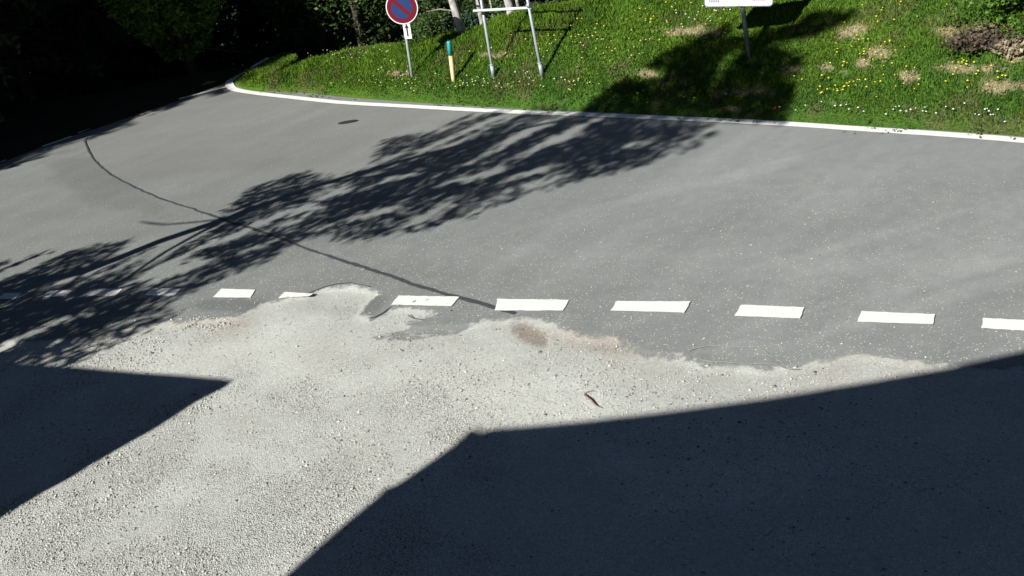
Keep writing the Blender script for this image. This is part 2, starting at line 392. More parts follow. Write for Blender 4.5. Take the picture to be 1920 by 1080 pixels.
# painted lines and the sealed seam are parts of the road
def resample(pts, step):
    P = [Vector(p) for p in pts]; out = [P[0]]
    for k in range(len(P)-1):                       # Catmull-Rom
        a = P[max(k-1, 0)]; b_ = P[k]; c_ = P[k+1]; d_ = P[min(k+2, len(P)-1)]
        n = max(1, int((c_-b_).length/step))
        for i in range(1, n+1):
            u = i/n
            out.append(.5*((2*b_)+(c_-a)*u+(2*a-5*b_+4*c_-d_)*u*u+(3*b_-a-3*c_+d_)*u**3))
    return out
def ribbon(name, pts, w, z, mat, parent, jitter=0, wear=0, step=.12, rough=0):
    P = resample(pts, step); Vv = []
    if rough: P = [p+Vector(((float(vn(p.x*9, p.y*9, 201))-.5)*rough+random.uniform(-.2, .2)*rough, (float(vn(p.x*9, p.y*9, 202))-.5)*rough+random.uniform(-.2, .2)*rough, 0)) for p in P]
    for i, p in enumerate(P):
        t = (P[min(i+1, len(P)-1)]-P[max(i-1, 0)]); t.z = 0; t.normalize(); n = Vector((-t.y, t.x, 0))
        ww = w(i/len(P)) if callable(w) else w
        for k in range(5):
            s = (k/4-.5)*ww + random.uniform(-1, 1)*jitter
            q = p+n*s; Vv.append((q.x, q.y, z))
    f = [(i*5+k, i*5+k+1, i*5+5+k+1, i*5+5+k) for i in range(len(P)-1) for k in range(4)]
    return npmesh(name, Vv, f, mat, parent, None, dict(wear=np.full(len(Vv), wear)))
ribbon('edge_line', [g(*p) for p in EDGE_LINE], .2, .0065, M['paint'], road, .004, -.02)
def quad(name, cs, wear=0, inset=0):
    P = [Vector(g(*p)) for p in cs]; n = 12; m_ = 5; Vv = []
    for j in range(m_+1):
        for i in range(n+1):
            u, v = i/n, j/m_
            q = (P[0]*(1-u)+P[1]*u)*(1-v)+(P[3]*(1-u)+P[2]*u)*v
            e = .005 if (i in (0, n) or j in (0, m_)) else 0
            Vv.append((q.x+random.uniform(-e, e), q.y+random.uniform(-e, e), .0065))
    f = [(j*(n+1)+i, j*(n+1)+i+1, (j+1)*(n+1)+i+1, (j+1)*(n+1)+i) for j in range(m_) for i in range(n)]
    return npmesh(name, Vv, [q[::-1] for q in f], M['paint'], road, None, dict(wear=np.full(len(Vv), wear)))
DASH = [([(1157, 565), (1295, 566), (1283, 587), (1145, 583)], 0), ([(1390, 572), (1508, 577), (1500, 598), (1377, 593)], .03),
        ([(1615, 584), (1753, 590), (1750, 609), (1608, 604)], .02), ([(1843, 597), (1965, 603), (1962, 624), (1840, 616)], 0),
        ([(933, 561), (1068, 563), (1055, 583), (928, 583)], .04), ([(748, 555), (862, 557), (846, 575), (733, 572)], .07),
        ([(532, 548), (588, 551), (580, 556), (522, 560)], .08), ([(415, 542), (479, 544), (470, 559), (399, 558)], .01),
        ([(285, 541), (340, 542), (327, 555), (271, 554)], 0), ([(184, 542), (230, 542), (217, 555), (162, 556)], 0),
        ([(94, 545), (137, 545), (124, 556), (76, 558)], 0), ([(10, 550), (41, 550), (28, 561), (-8, 561)], 0),
        ([(-62, 553), (-34, 553), (-48, 564), (-78, 564)], 0), ([(2080, 612), (2205, 620), (2202, 642), (2077, 634)], 0)]
for cs, w_ in DASH: quad('painted_dash', cs, w_)
for a, b_ in (((80, 275), (135, 256)), ((146, 249), (200, 229)), ((207, 226), (270, 205)), ((335, 186), (424, 163)), ((-60, 325), (10, 300))):
    ribbon('painted_dash', [g(*a), g((a[0]+b_[0])/2, (a[1]+b_[1])/2), g(*b_)], .14, .0065, M['paint'], road, .003)
ribbon('sealed_seam', seam_w, lambda u: (.028+.04*u)*(.7+.6*float(vn(u*60, 1.5, 5))), .0045, M['seal'], road, .005, step=.06, rough=.022)
for pts in ([(1312, 676), (1370, 682), (1412, 683), (1453, 685), (1474, 690), (1499, 692)], [(1287, 659), (1328, 649), (1370, 650), (1420, 652), (1445, 663)]):
    ribbon('sandy_crack', [g(*p) for p in pts], .011, .0038, M['sand'], road, .001, step=.06, rough=.05)
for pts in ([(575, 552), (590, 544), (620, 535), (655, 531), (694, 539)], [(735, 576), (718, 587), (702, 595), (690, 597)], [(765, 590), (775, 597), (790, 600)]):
    ribbon('broken_edge_shade', [g(*p) for p in pts], .013, .004, M['seal'], road, .003, step=.05, rough=.03)  # broken asphalt lip, its overhang shade put in as dark ribbons

# ------------------------------------------------------------------ grassy bank and forest floor
PAIR = [((530, 100), (560, 112), .12), ((500, 115), (545, 118), .16), ((468, 131), (525, 130), .16), ((440, 151), (515, 142), .18), ((470, 166), (530, 137), .2), ((520, 169), (562, 124), .3), ((583, 172), (610, 112), .4), ((641, 179), (680, 100), .5), ((700, 184), (720, 97), .6), ((789, 191), (765, 90), .7),
        ((899, 198), (860, 69), .85), ((1000, 204), (930, 50), 1.05), ((1100, 208), (1010, 25), 1.3), ((1190, 212), (1110, 2), 1.6),
        ((1280, 217), (1300, -60), 2.3), ((1447, 225), (1500, -105), 2.9), ((1613, 236), (1680, -130), 3.2), ((1780, 246), (1850, -140), 3.35), ((1920, 256), (2050, -130), 3.4), ((2150, 278), (2300, -90), 3.4), ((2500, 320), (2750, -20), 3.4)]
B = resample([g(*p[0]) for p in PAIR], 99); 
def dens(pts, k=12):
    P = [Vector(p) for p in pts]; out = []
    for j in range(len(P)-1):
        a = P[max(j-1, 0)]; b_ = P[j]; c_ = P[j+1]; d_ = P[min(j+2, len(P)-1)]
        for i in range(k):
            u = i/k; out.append(.5*((2*b_)+(c_-a)*u+(2*a-5*b_+4*c_-d_)*u*u+(3*b_-a-3*c_+d_)*u**3))
    out.append(P[-1]); return out
bp_ = dens([g(*p[0]) for p in PAIR]); 
TOPW = {1190: (.6, 2.9, 1.55), 1280: (1.5, 3.8, 1.85), 1447: (2.4, 4.5, 2.2), 1613: (3.0, 4.9, 2.5), 1780: (3.3, 5.0, 2.7), 1920: (3.5, 5.0, 2.8), 2150: (3.6, 5, 2.8), 2500: (3.8, 5, 2.8)}
def top(p):
    if p[0][0] in TOPW:
        b_ = g(*p[0]); t_ = TOPW[p[0][0]]; return (b_[0]+t_[0], b_[1]+t_[1], t_[2])
    return g(p[1][0], p[1][1], p[2])
tp_ = dens([top(p) for p in PAIR])
rows = 46; Vb = []
for bi, (b_, t_) in enumerate(zip(bp_, tp_)):
    dv = t_-b_; hz = dv.z; dv.z = 0; L_ = dv.length
    for j in range(-2, rows+1):
        u = j/rows
        if j < 0: q = b_+dv.normalized()*(.18*j); z = .035*j
        else:
            q = b_+dv*u; z = hz*(.55*u+.45*math.sin(u*pi/2)**1.3) + .012*min(1, u*20)
            z += (float(fbm(q.x*.9, q.y*.9, 71))-.5)*.22*min(1, u*3)*min(1, hz**1.5) + (float(fbm(q.x*4, q.y*4, 72))-.5)*.06*min(1, u*6)
        Vb.append((q.x, q.y, z))
    for j in range(1, 9):                            # behind the crest it levels out and sinks under the forest floor
        q = b_+dv+dv.normalized()*(j*(.02+.48*float(smooth(40, 66, bi)))); Vb.append((q.x, q.y, hz-.035*j*j*min(1, hz+.5)+float(DROP(q.y)) + (float(fbm(q.x*.9, q.y*.9, 71))-.5)*.22*min(1, hz)))
nr = rows+1+2+8
Fb = [(i*nr+j, i*nr+j+1, (i+1)*nr+j+1, (i+1)*nr+j) for i in range(len(bp_)-1) for j in range(nr-1)]
Fb = [f[::-1] for f in Fb]
def bankcol(x, y, px, py):
    n = fbm(x*1.4, y*1.4, 81); n2 = fbm(x*5, y*5, 82)
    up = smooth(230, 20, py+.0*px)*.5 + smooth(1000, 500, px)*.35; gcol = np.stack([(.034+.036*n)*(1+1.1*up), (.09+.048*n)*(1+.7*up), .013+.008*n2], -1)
    dry = np.zeros(np.shape(x))
    for cx, cy, rx, ry in ((1600, 62, 30, 15), (1650, 100, 24, 14), (1615, 118, 16, 10), (1550, 127, 12, 7), (1582, 137, 8, 5), (1703, 143, 20, 12), (1385, 174, 60, 8), (1425, 168, 16, 8), (1215, 140, 26, 8),
                           (1860, 70, 60, 28), (1905, 105, 30, 14), (1770, 60, 30, 7), (1560, 195, 8, 4), (1370, 205, 18, 6), (745, 138, 30, 5), (1480, 130, 26, 8), (930, 105, 40, 5), (1890, 160, 60, 14), (1820, 130, 60, 12), (1300, 60, 60, 10)):
        dry = np.maximum(dry, smooth(1.25, .5, np.hypot((px-cx)/rx, (py-cy)/ry)+(fbm(x*6, y*6, 83)-.5)*1.6))
    dc = np.stack([.22+.1*n2, .19+.08*n2, .11+.05*n2], -1); dry = dry*smooth(.3, .55, fbm(x*8, y*8, 87)+.12)
    brown = smooth(.56, .72, fbm(x*2.3, y*2.3, 84))*.45
    gcol = gcol*(1-brown[..., None])+np.array([.12, .105, .05])*brown[..., None]
    return gcol*(1-dry[..., None])+dc*dry[..., None], dry
Vb = np.array(Vb); bx, by = proj(Vb)
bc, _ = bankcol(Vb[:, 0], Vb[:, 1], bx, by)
def bankmat():
    m, t, b = newmat('bank_turf'); L = t.links.new
    a = N(t, 'ShaderNodeAttribute', attribute_name='tone'); tc = N(t, 'ShaderNodeTexCoord')
    n = N(t, 'ShaderNodeTexNoise'); n.inputs['Scale'].default_value = 28; n.inputs['Detail'].default_value = 6; L(tc.outputs['Object'], n.inputs[0])
    r = N(t, 'ShaderNodeMapRange'); L(n.outputs[0], r.inputs[0]); r.inputs[1].default_value = .3; r.inputs[2].default_value = .7; r.inputs[3].default_value = .4; r.inputs[4].default_value = 1.15
    s = N(t, 'ShaderNodeVectorMath', operation='SCALE'); L(a.outputs['Color'], s.inputs[0]); L(r.outputs[0], s.inputs['Scale']); L(s.outputs[0], b.inputs['Base Color'])
    b.inputs['Roughness'].default_value = .95; b.inputs['Specular IOR Level'].default_value = .1
    return m
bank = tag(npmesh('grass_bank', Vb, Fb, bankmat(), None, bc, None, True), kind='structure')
bvh = BVHTree.FromPolygons([tuple(v) for v in Vb], Fb)
def onbank(px, py):
    h = bvh.ray_cast(Vector((0, 0, CH)), ray(px, py).normalized())
    return h[0] if h[0] else Vector(g(px, py))
def zbank(x, y):
    h = bvh.ray_cast(Vector((x, y, 30)), Vector((0, 0, -1))); return h[0].z if h[0] else 0
# forest floor: rises gently left of the road and runs on behind the bank
xs = np.linspace(-70, 60, 131); ys = np.linspace(0, 75, 76); X, Y = np.meshgrid(xs, ys)
leftside = inpoly(X, Y, [(-70, -5)]+[(-40, -5)]+far_w[1:]+[(far_w[-1][0]+2, far_w[-1][1]+6), (70, 45), (60, 80), (-70, 80)])
dl = pdist(X, Y, far_w[:]); 
Zf = np.where(leftside, -.06+.05*np.minimum(dl, 14)+.3*(fbm(X*.4, Y*.4, 91)-.5)*np.minimum(1, dl/2), -.3)
rb = smooth(2, 10, X)*smooth(24, 30, Y-.0*X)
idx = np.arange(X.size).reshape(X.shape)
f = np.stack([idx[:-1, :-1], idx[:-1, 1:], idx[1:, 1:], idx[1:, :-1]], -1)
lf = leftside & (dl > .8)
kp = (lf[:-1, :-1] & lf[1:, 1:] & lf[1:, :-1] & lf[:-1, 1:]) | (Y[:-1, :-1] > 31) | ((Y[:-1, :-1] > 17) & (X[:-1, :-1] > 12)) | ((Y[:-1, :-1] > 24) & (X[:-1, :-1] > -1))
tag(npmesh('forest_floor', np.stack([X, Y, Zf+DROP(Y)*np.where(X < -12, smooth(-30, -12, X), 1)], -1).reshape(-1, 3), f[kp], M['forest'], smooth_sh=True), kind='structure')
# verge strip with a clean rim along the far side of the road
vp = resample([(*p, 0) for p in far_w], .5); Vv = []
for i, p in enumerate(vp):
    t = vp[min(i+1, len(vp)-1)]-vp[max(i-1, 0)]; t.normalize(); n = Vector((-t.y, t.x, 0))
    for k, (o_, z) in enumerate(((-.25, -.05), (0, .012), (.3, .06), (1.0, .13), (2.2, .16))):
        q = p+n*(o_+random.uniform(-.04, .04)); Vv.append((q.x, q.y, z+float(DROP(q.y))))
Fv = [(i*5+k, (i+1)*5+k, (i+1)*5+k+1, i*5+k+1) for i in range(len(vp)-1) for k in range(4)]
tag(npmesh('forest_verge', Vv, Fv, M['forest']), kind='structure')
#PART2
# ------------------------------------------------------------------ the two houses whose shadows lie on the yard
K = 1/tan(SUN_EL)
def plane_pre(px, py, o, u):                         # where the sun ray that ends at this ground point crosses a wall
    G = np.array(g(px, py)[:2]); n = np.array([-u[1], u[0]])
    t = np.dot(G-o, n)/(np.dot(SH, n)); q = G-t*SH
    return float(np.dot(q-o, u)), float(t/K)          # along the wall, height
def house(name, o, u, prof, left, right, depth, label, ridge, back=0):
    """o, u: origin and direction of the front wall; prof: roof edge profile (along, height)"""
    h = thing(name, (o[0], o[1], 0), label, 'house')
    Mx = Matrix(((u[0], -u[1], 0, o[0]), (u[1], u[0], 0, o[1]), (0, 0, 1, 0), (0, 0, 0, 1)))
    w = MB(); w.prism(prof, -.12, 0, Mx); 
    zt = min(p[1] for p in prof if p[1] > 3)-.25
    w.prism([(left, -.2), (right, -.2), (right, zt), (left, zt)], -depth, -.125, Mx)
    w.prism([(0, 0), (depth, 0), (depth/2, ridge)], 0, .2, Mx @ Matrix(((0, 1, 0, left), (-1, 0, 0, 0), (0, 0, 1, zt+.002), (0, 0, 0, 1))))
    w.build('wall', M['plaster'], h)
    r = MB()
    for s in (-1, 1):
        y0 = -depth/2; y1 = -.13 if s > 0 else -depth-.5
        z1 = zt+.1 if s > 0 else zt-.15
        a = [Vector((left-.0, y0, zt+ridge+.06)), Vector((right+.3, y0, zt+ridge+.06)), Vector((right+.3, y1, z1)), Vector((left-.0, y1, z1))]
        r.add([Mx @ (p+Vector((0, 0, d))) for d in (0, .1) for p in a], [(0, 1, 2, 3), (7, 6, 5, 4), (0, 4, 5, 1), (1, 5, 6, 2), (2, 6, 7, 3), (3, 7, 4, 0)])
    r.build('roof', M['tile'], h)
    x = left+2
    while x < right-2:
        f = MB(); f.box((0, 0, 0), (1.1, .06, 1.4)); 
        for base in (1.0, 3.9 if zt > 5.5 else None):
            if base is None: continue
            if abs(x-(0-0)) < 99:
                fm = MB(); P = []
                for bx_, sx in ((-.55, .08), (.55, .08)): fm.prism([(x+bx_-sx/2, base), (x+bx_+sx/2, base), (x+bx_+sx/2, base+1.4), (x+bx_-sx/2, base+1.4)], .001, .05, Mx)
                for bz in (0, 1.36): fm.prism([(x-.5, base+bz), (x+.5, base+bz), (x+.5, base+bz+.04), (x-.5, base+bz+.04)], .001, .05, Mx)
                wo = fm.build('window_frame', M['wood'], h)
                gl = MB(); gl.prism([(x-.5, base+.045), (x+.5, base+.045), (x+.5, base+1.355), (x-.5, base+1.355)], .004, .02, Mx)
                V0 = [(p[0]-h.location.x, p[1]-h.location.y, p[2]) for p in gl.v]; gl.v = V0
                go = gl.build('pane', M['glass'], None); go.parent = wo
        x += 3
    return h
# house the camera hangs on: its front wall stands just behind the lens
o1 = np.array([0., -.25]); u1 = np.array([1., 0.])
R_TOP = [(880, 805), (897, 805), (908, 809), (925, 803), (1000, 797), (1100, 788), (1270, 768), (1450, 743), (1640, 712), (1780, 687), (1920, 657), (2060, 622)]
R_SIDE = [(852, 832), (845, 838), (800, 868), (772, 888), (742, 908), (718, 915), (700, 936), (655, 972), (620, 1000), (580, 1036), (530, 1080)]
top = [plane_pre(*p, o1, u1) for p in R_TOP]; side = [plane_pre(*p, o1, u1) for p in R_SIDE]
xl = side[-1][0]
prof = [(xl, -.2)]+side[::-1]+top+[(14, top[-1][1]), (14, -.2)]
# the camera hangs free in front of a recess: the front skin sits just behind it
o1b = o1+np.array([0, 0])
hs = house('house', o1, u1, prof, xl+.25, 14, 9, 'tall plastered house with a tiled roof that the view looks out from', 2.2)
q0 = np.array(g(435, 712)[:2]); q1 = np.array(g(120, 685)[:2]); u2 = (q0-q1)/np.linalg.norm(q0-q1)
hb = 6.0; o2 = q0-hb*K*SH
L_TOP = [(-150, 665), (0, 677), (120, 686), (250, 697), (350, 704), (418, 710), (437, 713)]
L_SIDE = [(380, 742), (300, 793), (260, 815), (200, 849), (150, 880), (100, 906), (50, 936), (0, 966), (-120, 1034)]
tl = [plane_pre(*p, o2, u2) for p in L_TOP]; sl = [plane_pre(*p, o2, u2) for p in L_SIDE]
prof2 = [(-11, -.2), (-11, tl[0][1])]+tl+sl+[(sl[-1][0], -.2)]
h2 = house('shed', o2, u2, prof2, -11, sl[-1][0]-.25, 5, 'lower plastered outbuilding beside the yard, left of the house', .9)
h2['category'] = 'outbuilding'

# ------------------------------------------------------------------ signs and posts
def at_depth(px, py, base):                          # point of a pixel's ray in the upright plane through a base, facing the camera
    d = ray(px, py); n = Vector((base[0], base[1], 0)).normalized()
    t = (Vector(base)-Vector((0, 0, CH))).dot(n)/d.dot(n); return Vector((0, 0, CH))+d*t
def frame_at(o, up, face):                            # matrix: x right, y towards the back, z up
    z = up.normalized(); y = -face; y = (y-y.dot(z)*z).normalized(); x = y.cross(z)
    m = Matrix((x, y, z)).transposed().to_4x4(); m.translation = o; return m
# no-parking sign
b = onbank(773, 144); t = at_depth(757, 42, b); up = (t-b).normalized(); face = (Vector((-.2, -1, .0))).normalized()
sg = thing('no_parking_sign', b, 'round red and blue no-parking sign with a small arrow plate on a grey post', 'traffic sign')
c = at_depth(753.5, 13.5, b); top_ = c+up*.36
m = MB(); m.tube([b-up*.3, b+up*.5, top_], .03, 12); m.build('post', M['galv'], sg, True)
F = frame_at(c-Vector((0, .06, 0)), up, face)
def disc(r0, r1, y, n=48, rot=0, a0=0, a1=2*pi):
    mb = MB(); V = []
    for k in range(n+1):
        a = a0+(a1-a0)*k/n
        V += [F @ Vector((r0*cos(a), y, r0*sin(a))), F @ Vector((r1*cos(a), y, r1*sin(a)))]
    mb.add(V, [(2*k, 2*k+1, 2*k+3, 2*k+2) for k in range(n)]); return mb
RR = .335
pl = MB(); n = 48
pl.add([F @ Vector((RR*cos(2*pi*k/n), y, RR*sin(2*pi*k/n))) for y in (0, .022) for k in range(n)],
       [tuple(range(n)), tuple(range(n, 2*n))[::-1]]+[(k, k+n, (k+1) % n+n, (k+1) % n) for k in range(n)])
pn = pl.build('sign_plate', M['white'], sg)
disc(.0, .316, -.003).build('red_ring', M['red'], sg)
for s in (0, 1):                                     # two blue segments either side of the slash
    hw = .042; r = .222; ph = math.asin(hw/r); base = radians(-45)+s*pi
    mb = MB(); arc = [base+ph+(pi-2*ph)*k/24 for k in range(25)]
    V = [F @ Vector((r*cos(a), -.006, r*sin(a))) for a in arc]
    mb.add(V, [tuple(range(25))]); mb.build('blue_field', M['blue'], sg)
ap = at_depth(768-4.5, 55.5, b)
F2 = frame_at(ap-Vector((0, .05, 0)), up, face)
mb = MB(); mb.box((0, 0, 0), (.15, .012, .36)); mb.v = [F2 @ Vector(v) for v in mb.v]; a_ = mb.build('arrow_plate', M['white'], sg)
mb = MB(); V = [(-.017, -.13), (.017, -.13), (.017, .04), (.045, .04), (0, .14), (-.045, .04), (-.017, .04)]
mb.add([F2 @ Vector((x, -.009, z)) for x, z in V], [tuple(range(7))]); mb.build('arrow', M['black'], sg)
for zz in (.1, -.1):
    mb = MB(); mb.box((0, .03, zz), (.08, .05, .03)); mb.v = [F2 @ Vector(v) for v in mb.v]; mb.build('bracket', M['galv'], sg)
# marker post
b = onbank(850.5, 151); t = at_depth(841.5, 77, b); up = t-b
mk = thing('marker_post', b, 'short leaning yellow marker post with a teal top in the grass', 'marker post')
m = MB(); m.tube([b-up*.2, b+up*.1, b+up*.64], .043, 16); m.build('shaft', M['yellow'], mk, True)
m = MB(); m.tube([b+up*.64, b+up*.97, b+up*.995, b+up], [.046, .046, .041, .028], 16); m.build('top', M['teal'], mk, True)
# two-post sign frame
b1 = onbank(926, 146); b2 = onbank(1017, 144); b2t = b2
fr = thing('sign_frame', (b1+b2)/2, 'empty grey two-post sign frame with one thin crossbar', 'sign frame')
mids = []
for b, tp_x in ((b1, (905, 18)), (b2, (991, 9))):
    t = at_depth(*tp_x, b); d_ = (t-b); m = MB(); m.tube([b-d_*.15, b+d_*.5, b+d_*1.45], .03, 12)
    m.build('post', M['galv'], fr, True); mids.append(t)
    m = MB(); m.tube([b+d_*.01, b+d_*.19], .041, 12); m.tube([b+d_*.19, b+d_*.205], .047, 12); m.build('sleeve', M['galv'], fr, True)
bl_, br_ = at_depth(888, 19.5, b1), at_depth(997, 13.5, b2)
off = Vector((0, -.05, 0))
m = MB(); m.tube([bl_+off, br_+off], .026, 12); m.build('crossbar', M['rail'], fr, True)
dd = (mids[1]-mids[0])
for k, p in enumerate(mids):
    m = MB(); m.tube([p+off-dd*.03, p+off+dd*.03], .042, 10); m.build('clamp', M['galv'], fr, True)
up_ = (mids[0]-b1)*.4
m = MB(); m.tube([bl_+off+up_, br_+off+up_], .026, 12); m.build('crossbar', M['rail'], fr, True)
# white information board
b = onbank(1405, 108); t = at_depth(1392, 12, b); up = (t-b).normalized()
ib = thing('information_board', b, 'white panel with rounded corners on a single dark post up the grass bank', 'sign')
m = MB(); m.tube([b-up*.3, b+up*.8, t+up*.35], .037, 12); m.build('post', M['darkgalv'], ib, True)
pL, pR = at_depth(1320, 12, b), at_depth(1449, 11, b); wd = (pR-pL).length; ctr = (pL+pR)/2
right = (pR-pL).normalized(); fc = right.cross(Vector((0, 0, 1))).normalized()
if fc.y > 0: fc = -fc
up2 = Vector((0, 0, 1)); up2 = (up2-up2.dot(right)*right).normalized()
hgt = .62; F3 = frame_at(ctr+up2*hgt/2+fc*.06, up2, fc)
def rrect(w, h, r, n=5):
    o = []
    for cx, cz, a0 in ((w/2-r, h/2-r, 0), (-w/2+r, h/2-r, 90), (-w/2+r, -h/2+r, 180), (w/2-r, -h/2+r, 270)):
        o += [(cx+r*cos(radians(a0+90*k/n)), cz+r*sin(radians(a0+90*k/n))) for k in range(n+1)]
    return o
m = MB(); m.prism(rrect(wd, hgt, .06), 0, .03, F3); m.build('rim', M['darkgalv'], ib)
m = MB(); m.prism(rrect(wd-.03, hgt-.03, .05), -.004, -.001, F3); pnl = m.build('panel', M['white'], ib)
m = MB()
for i in range(5): m.prism([(-wd/2+.08+.035*i, -hgt/2+.075), (-wd/2+.105+.035*i, -hgt/2+.075), (-wd/2+.105+.035*i, -hgt/2+.12), (-wd/2+.08+.035*i, -hgt/2+.12)], -.007, -.005, F3)
m.build('grey_lettering', M['grey'], ib)
m = MB(); xx = wd/2-.33
for w_, h_ in ((.03, .07), (.022, .045), (.03, .045), (.028, .045), (.03, .045)):
    m.prism([(xx, -hgt/2+.1), (xx+w_, -hgt/2+.1), (xx+w_, -hgt/2+.1+h_), (xx, -hgt/2+.1+h_)], -.007, -.005, F3); xx += w_+.012
m.build('pink_lettering', M['pink'], ib)
# iron gully grate in the road
gpt = Vector(g(652, 229)); dr = thing('drain_grate', (gpt.x, gpt.y, 0), 'small dark iron drain cover set in the asphalt', 'drain cover')
e1 = Vector(g(673, 225.5))-Vector(g(632, 232.5)); L_ = e1.length; e1.normalize(); e2 = Vector((-e1.y, e1.x, 0)); G4 = Matrix((e1, e2, Vector((0, 0, 1)))).transposed().to_4x4(); G4.translation = gpt
m = MB(); hw = L_/2*.9; hd = .085
nn = 28; V = []
for r_, z_ in ((1.0, 0), (1.0, .012), (.88, .012), (.88, .006)): V += [G4 @ Vector((hw*r_*cos(2*pi*k/nn), hd*r_*sin(2*pi*k/nn), z_)) for k in range(nn)]
m.add(V, [(q*nn+k, q*nn+(k+1) % nn, (q+1)*nn+(k+1) % nn, (q+1)*nn+k) for q in range(3) for k in range(nn)]); m.build('rim', M['iron'], dr)
m = MB(); m.add([G4 @ Vector((hw*.875*cos(2*pi*k/nn), hd*.875*sin(2*pi*k/nn), .0065)) for k in range(nn)], [tuple(range(nn))])
for k in range(-3, 4):
    x_ = k*hw*.24; yy = hd*.8*math.sqrt(max(0, 1-(x_/(hw*.88))**2)); q = MB(); q.box((x_, 0, .0085), (.02, 2*yy, .0035)); q.v = [tuple(G4 @ Vector(v)) for v in q.v]; m.add(q.v, q.f)
m.build('grate', M['iron'], dr)
# twig on the gravel
def ground_z(x, y):
    i = int((x+24)/st); j = int((y-2)/st); return float(Zs[j, i])
def gz(px, py, dz=0):
    p = g(px, py); return Vector((p[0], p[1], ground_z(p[0], p[1])+dz))
m = MB(); m.tube([gz(1096, 738, .008), gz(1103, 746, .02), gz(1109, 751, .022), gz(1116, 758, .016), gz(1119, 760, .012), gz(1129, 763, .007)], [.004, .007, .006, .006, .005, .003], 7)
m.tube([gz(1096, 738, .008), gz(1104, 733, .012), gz(1112, 731, .006)], [.004, .003, .002], 6)
m.tube([gz(1105, 748, .02), gz(1104, 751, .02)], [.005, .003], 6)
tw = m.build('twig', M['twig'], None, True); tag(tw, 'thin bent brown twig lying on the pale gravel', 'twig')

# ------------------------------------------------------------------ loose stones and grit
OCT = np.array([(1, 0, 0), (0, 1, 0), (-1, 0, 0), (0, -1, 0), (0, 0, 1), (0, 0, -1), ], float)
OF = np.array([(0, 1, 4), (1, 2, 4), (2, 3, 4), (3, 0, 4), (1, 0, 5), (2, 1, 5), (3, 2, 5), (0, 3, 5)])
def scatter_stones(name, X, Y, Z, size, col):
    n = len(X); P = OCT[None]*(1+.35*(rng.random((n, 6, 3))-.5)*2)+(rng.random((n, 6, 3))-.5)*.35
    P *= size[:, None, None]*np.stack([.8+.5*rng.random(n), .7+.4*rng.random(n), .5+.35*rng.random(n)], -1)[:, None]
    a = rng.random(n)*2*pi; ca, sa = np.cos(a)[:, None], np.sin(a)[:, None]
    x = P[..., 0]*ca-P[..., 1]*sa; y = P[..., 0]*sa+P[..., 1]*ca
    Vv = np.stack([x+X[:, None], y+Y[:, None], P[..., 2]+Z[:, None]+.25*size[:, None]], -1).reshape(-1, 3)
    Ff = (OF[None]+6*np.arange(n)[:, None, None]).reshape(-1, 3)
    return npmesh(name, Vv, Ff, M['stone'], None, np.repeat(col, 6, 0))
def zat(x, y):
    i = np.clip(((x+24)/st).astype(int), 0, nx_-1); j = np.clip(((y-2)/st).astype(int), 0, ny_-1); return Zs[j, i]
ny_, nx_ = Zs.shape
def stones():
    n = 260000; x = rng.uniform(-6.5, 6, n); y = rng.uniform(4.8, 12.2, n)
    px, py = proj(np.stack([x, y, 0*x], -1)); ok = (px > -60) & (px < 1980) & (py < 1110)
    x, y, px, py = x[ok], y[ok], px[ok], py[ok]
    sd_ = bound(x, y)
    i = np.clip(((x+24)/st).astype(int), 0, nx_-1); j = np.clip(((y-2)/st).astype(int), 0, ny_-1)
    lo = loose[j, i]; cl = fbm(x*1.6, y*1.6, 57)
    dn = .07+.7*lo*smooth(.35, .6, cl)+.12*smooth(.45, .7, cl)
    dn = np.where(sd_ < 0, .004+.02*smooth(-1, 0, sd_), dn)
    rub = smooth(1.3, .4, np.hypot((px-385)/70, (py-603)/14))+smooth(1.3, .4, np.hypot((px-1330)/60, (py-693)/14))*.6+smooth(1.3, .4, np.hypot((px-1110)/70, (py-650)/10))*.4+smooth(1.3, .4, np.hypot((px-270)/60, (py-640)/18))*.5
    dn = np.maximum(dn, .55*rub)
    shade = inpoly(px, py, [(880, 815), (1920, 670), (1920, 1080), (540, 1080)]) | inpoly(px, py, [(0, 700), (400, 715), (0, 950)])
    dn = np.where(shade, dn*.35, dn)
    ok = rng.random(len(x)) < dn*.8
    x, y, rub, lo = x[ok], y[ok], rub[ok], lo[ok]; n = len(x)
    size = .0045+.0075*rng.random(n)**2; size += (rng.random(n) < .02)*.009 + rub*.009*rng.random(n)
    b_ = .22+.34*rng.random(n); b_ = np.where(rng.random(n) < .14, b_*.38, b_)
    warm = rng.random(n)
    col = np.stack([b_*(1+.03*warm), b_*(.99-.01*warm), b_*(.96-.1*warm)], -1)
    o = scatter_stones('gravel_stones', x, y, zat(x, y), size, col); tag(o, 'loose pale pebbles and chippings strewn over the gravel yard', 'gravel', kind='stuff')
    # grit thrown out on the asphalt
    n = 9000; x = rng.uniform(-7, 9, n); y = rng.uniform(7.5, 16, n); sd_ = bound(x, y); px, py = proj(np.stack([x, y, 0*x], -1))
    w = smooth(-6, -.1, sd_)*(sd_ < 0)*(.25+.75*smooth(.4, .65, fbm(x*.8, y*1.5, 58))); ok = (rng.random(n) < w*.75) & (px > -20) & (px < 1940)
    x, y = x[ok], y[ok]; n = len(x); b_ = .45+.3*rng.random(n)
    o = scatter_stones('asphalt_grit', x, y, zat(x, y), .003+.0055*rng.random(n)**2, np.stack([b_, b_*.98, b_*.93], -1)); tag(o, 'fine pale grit scattered on the asphalt', 'grit', kind='stuff')
stones()

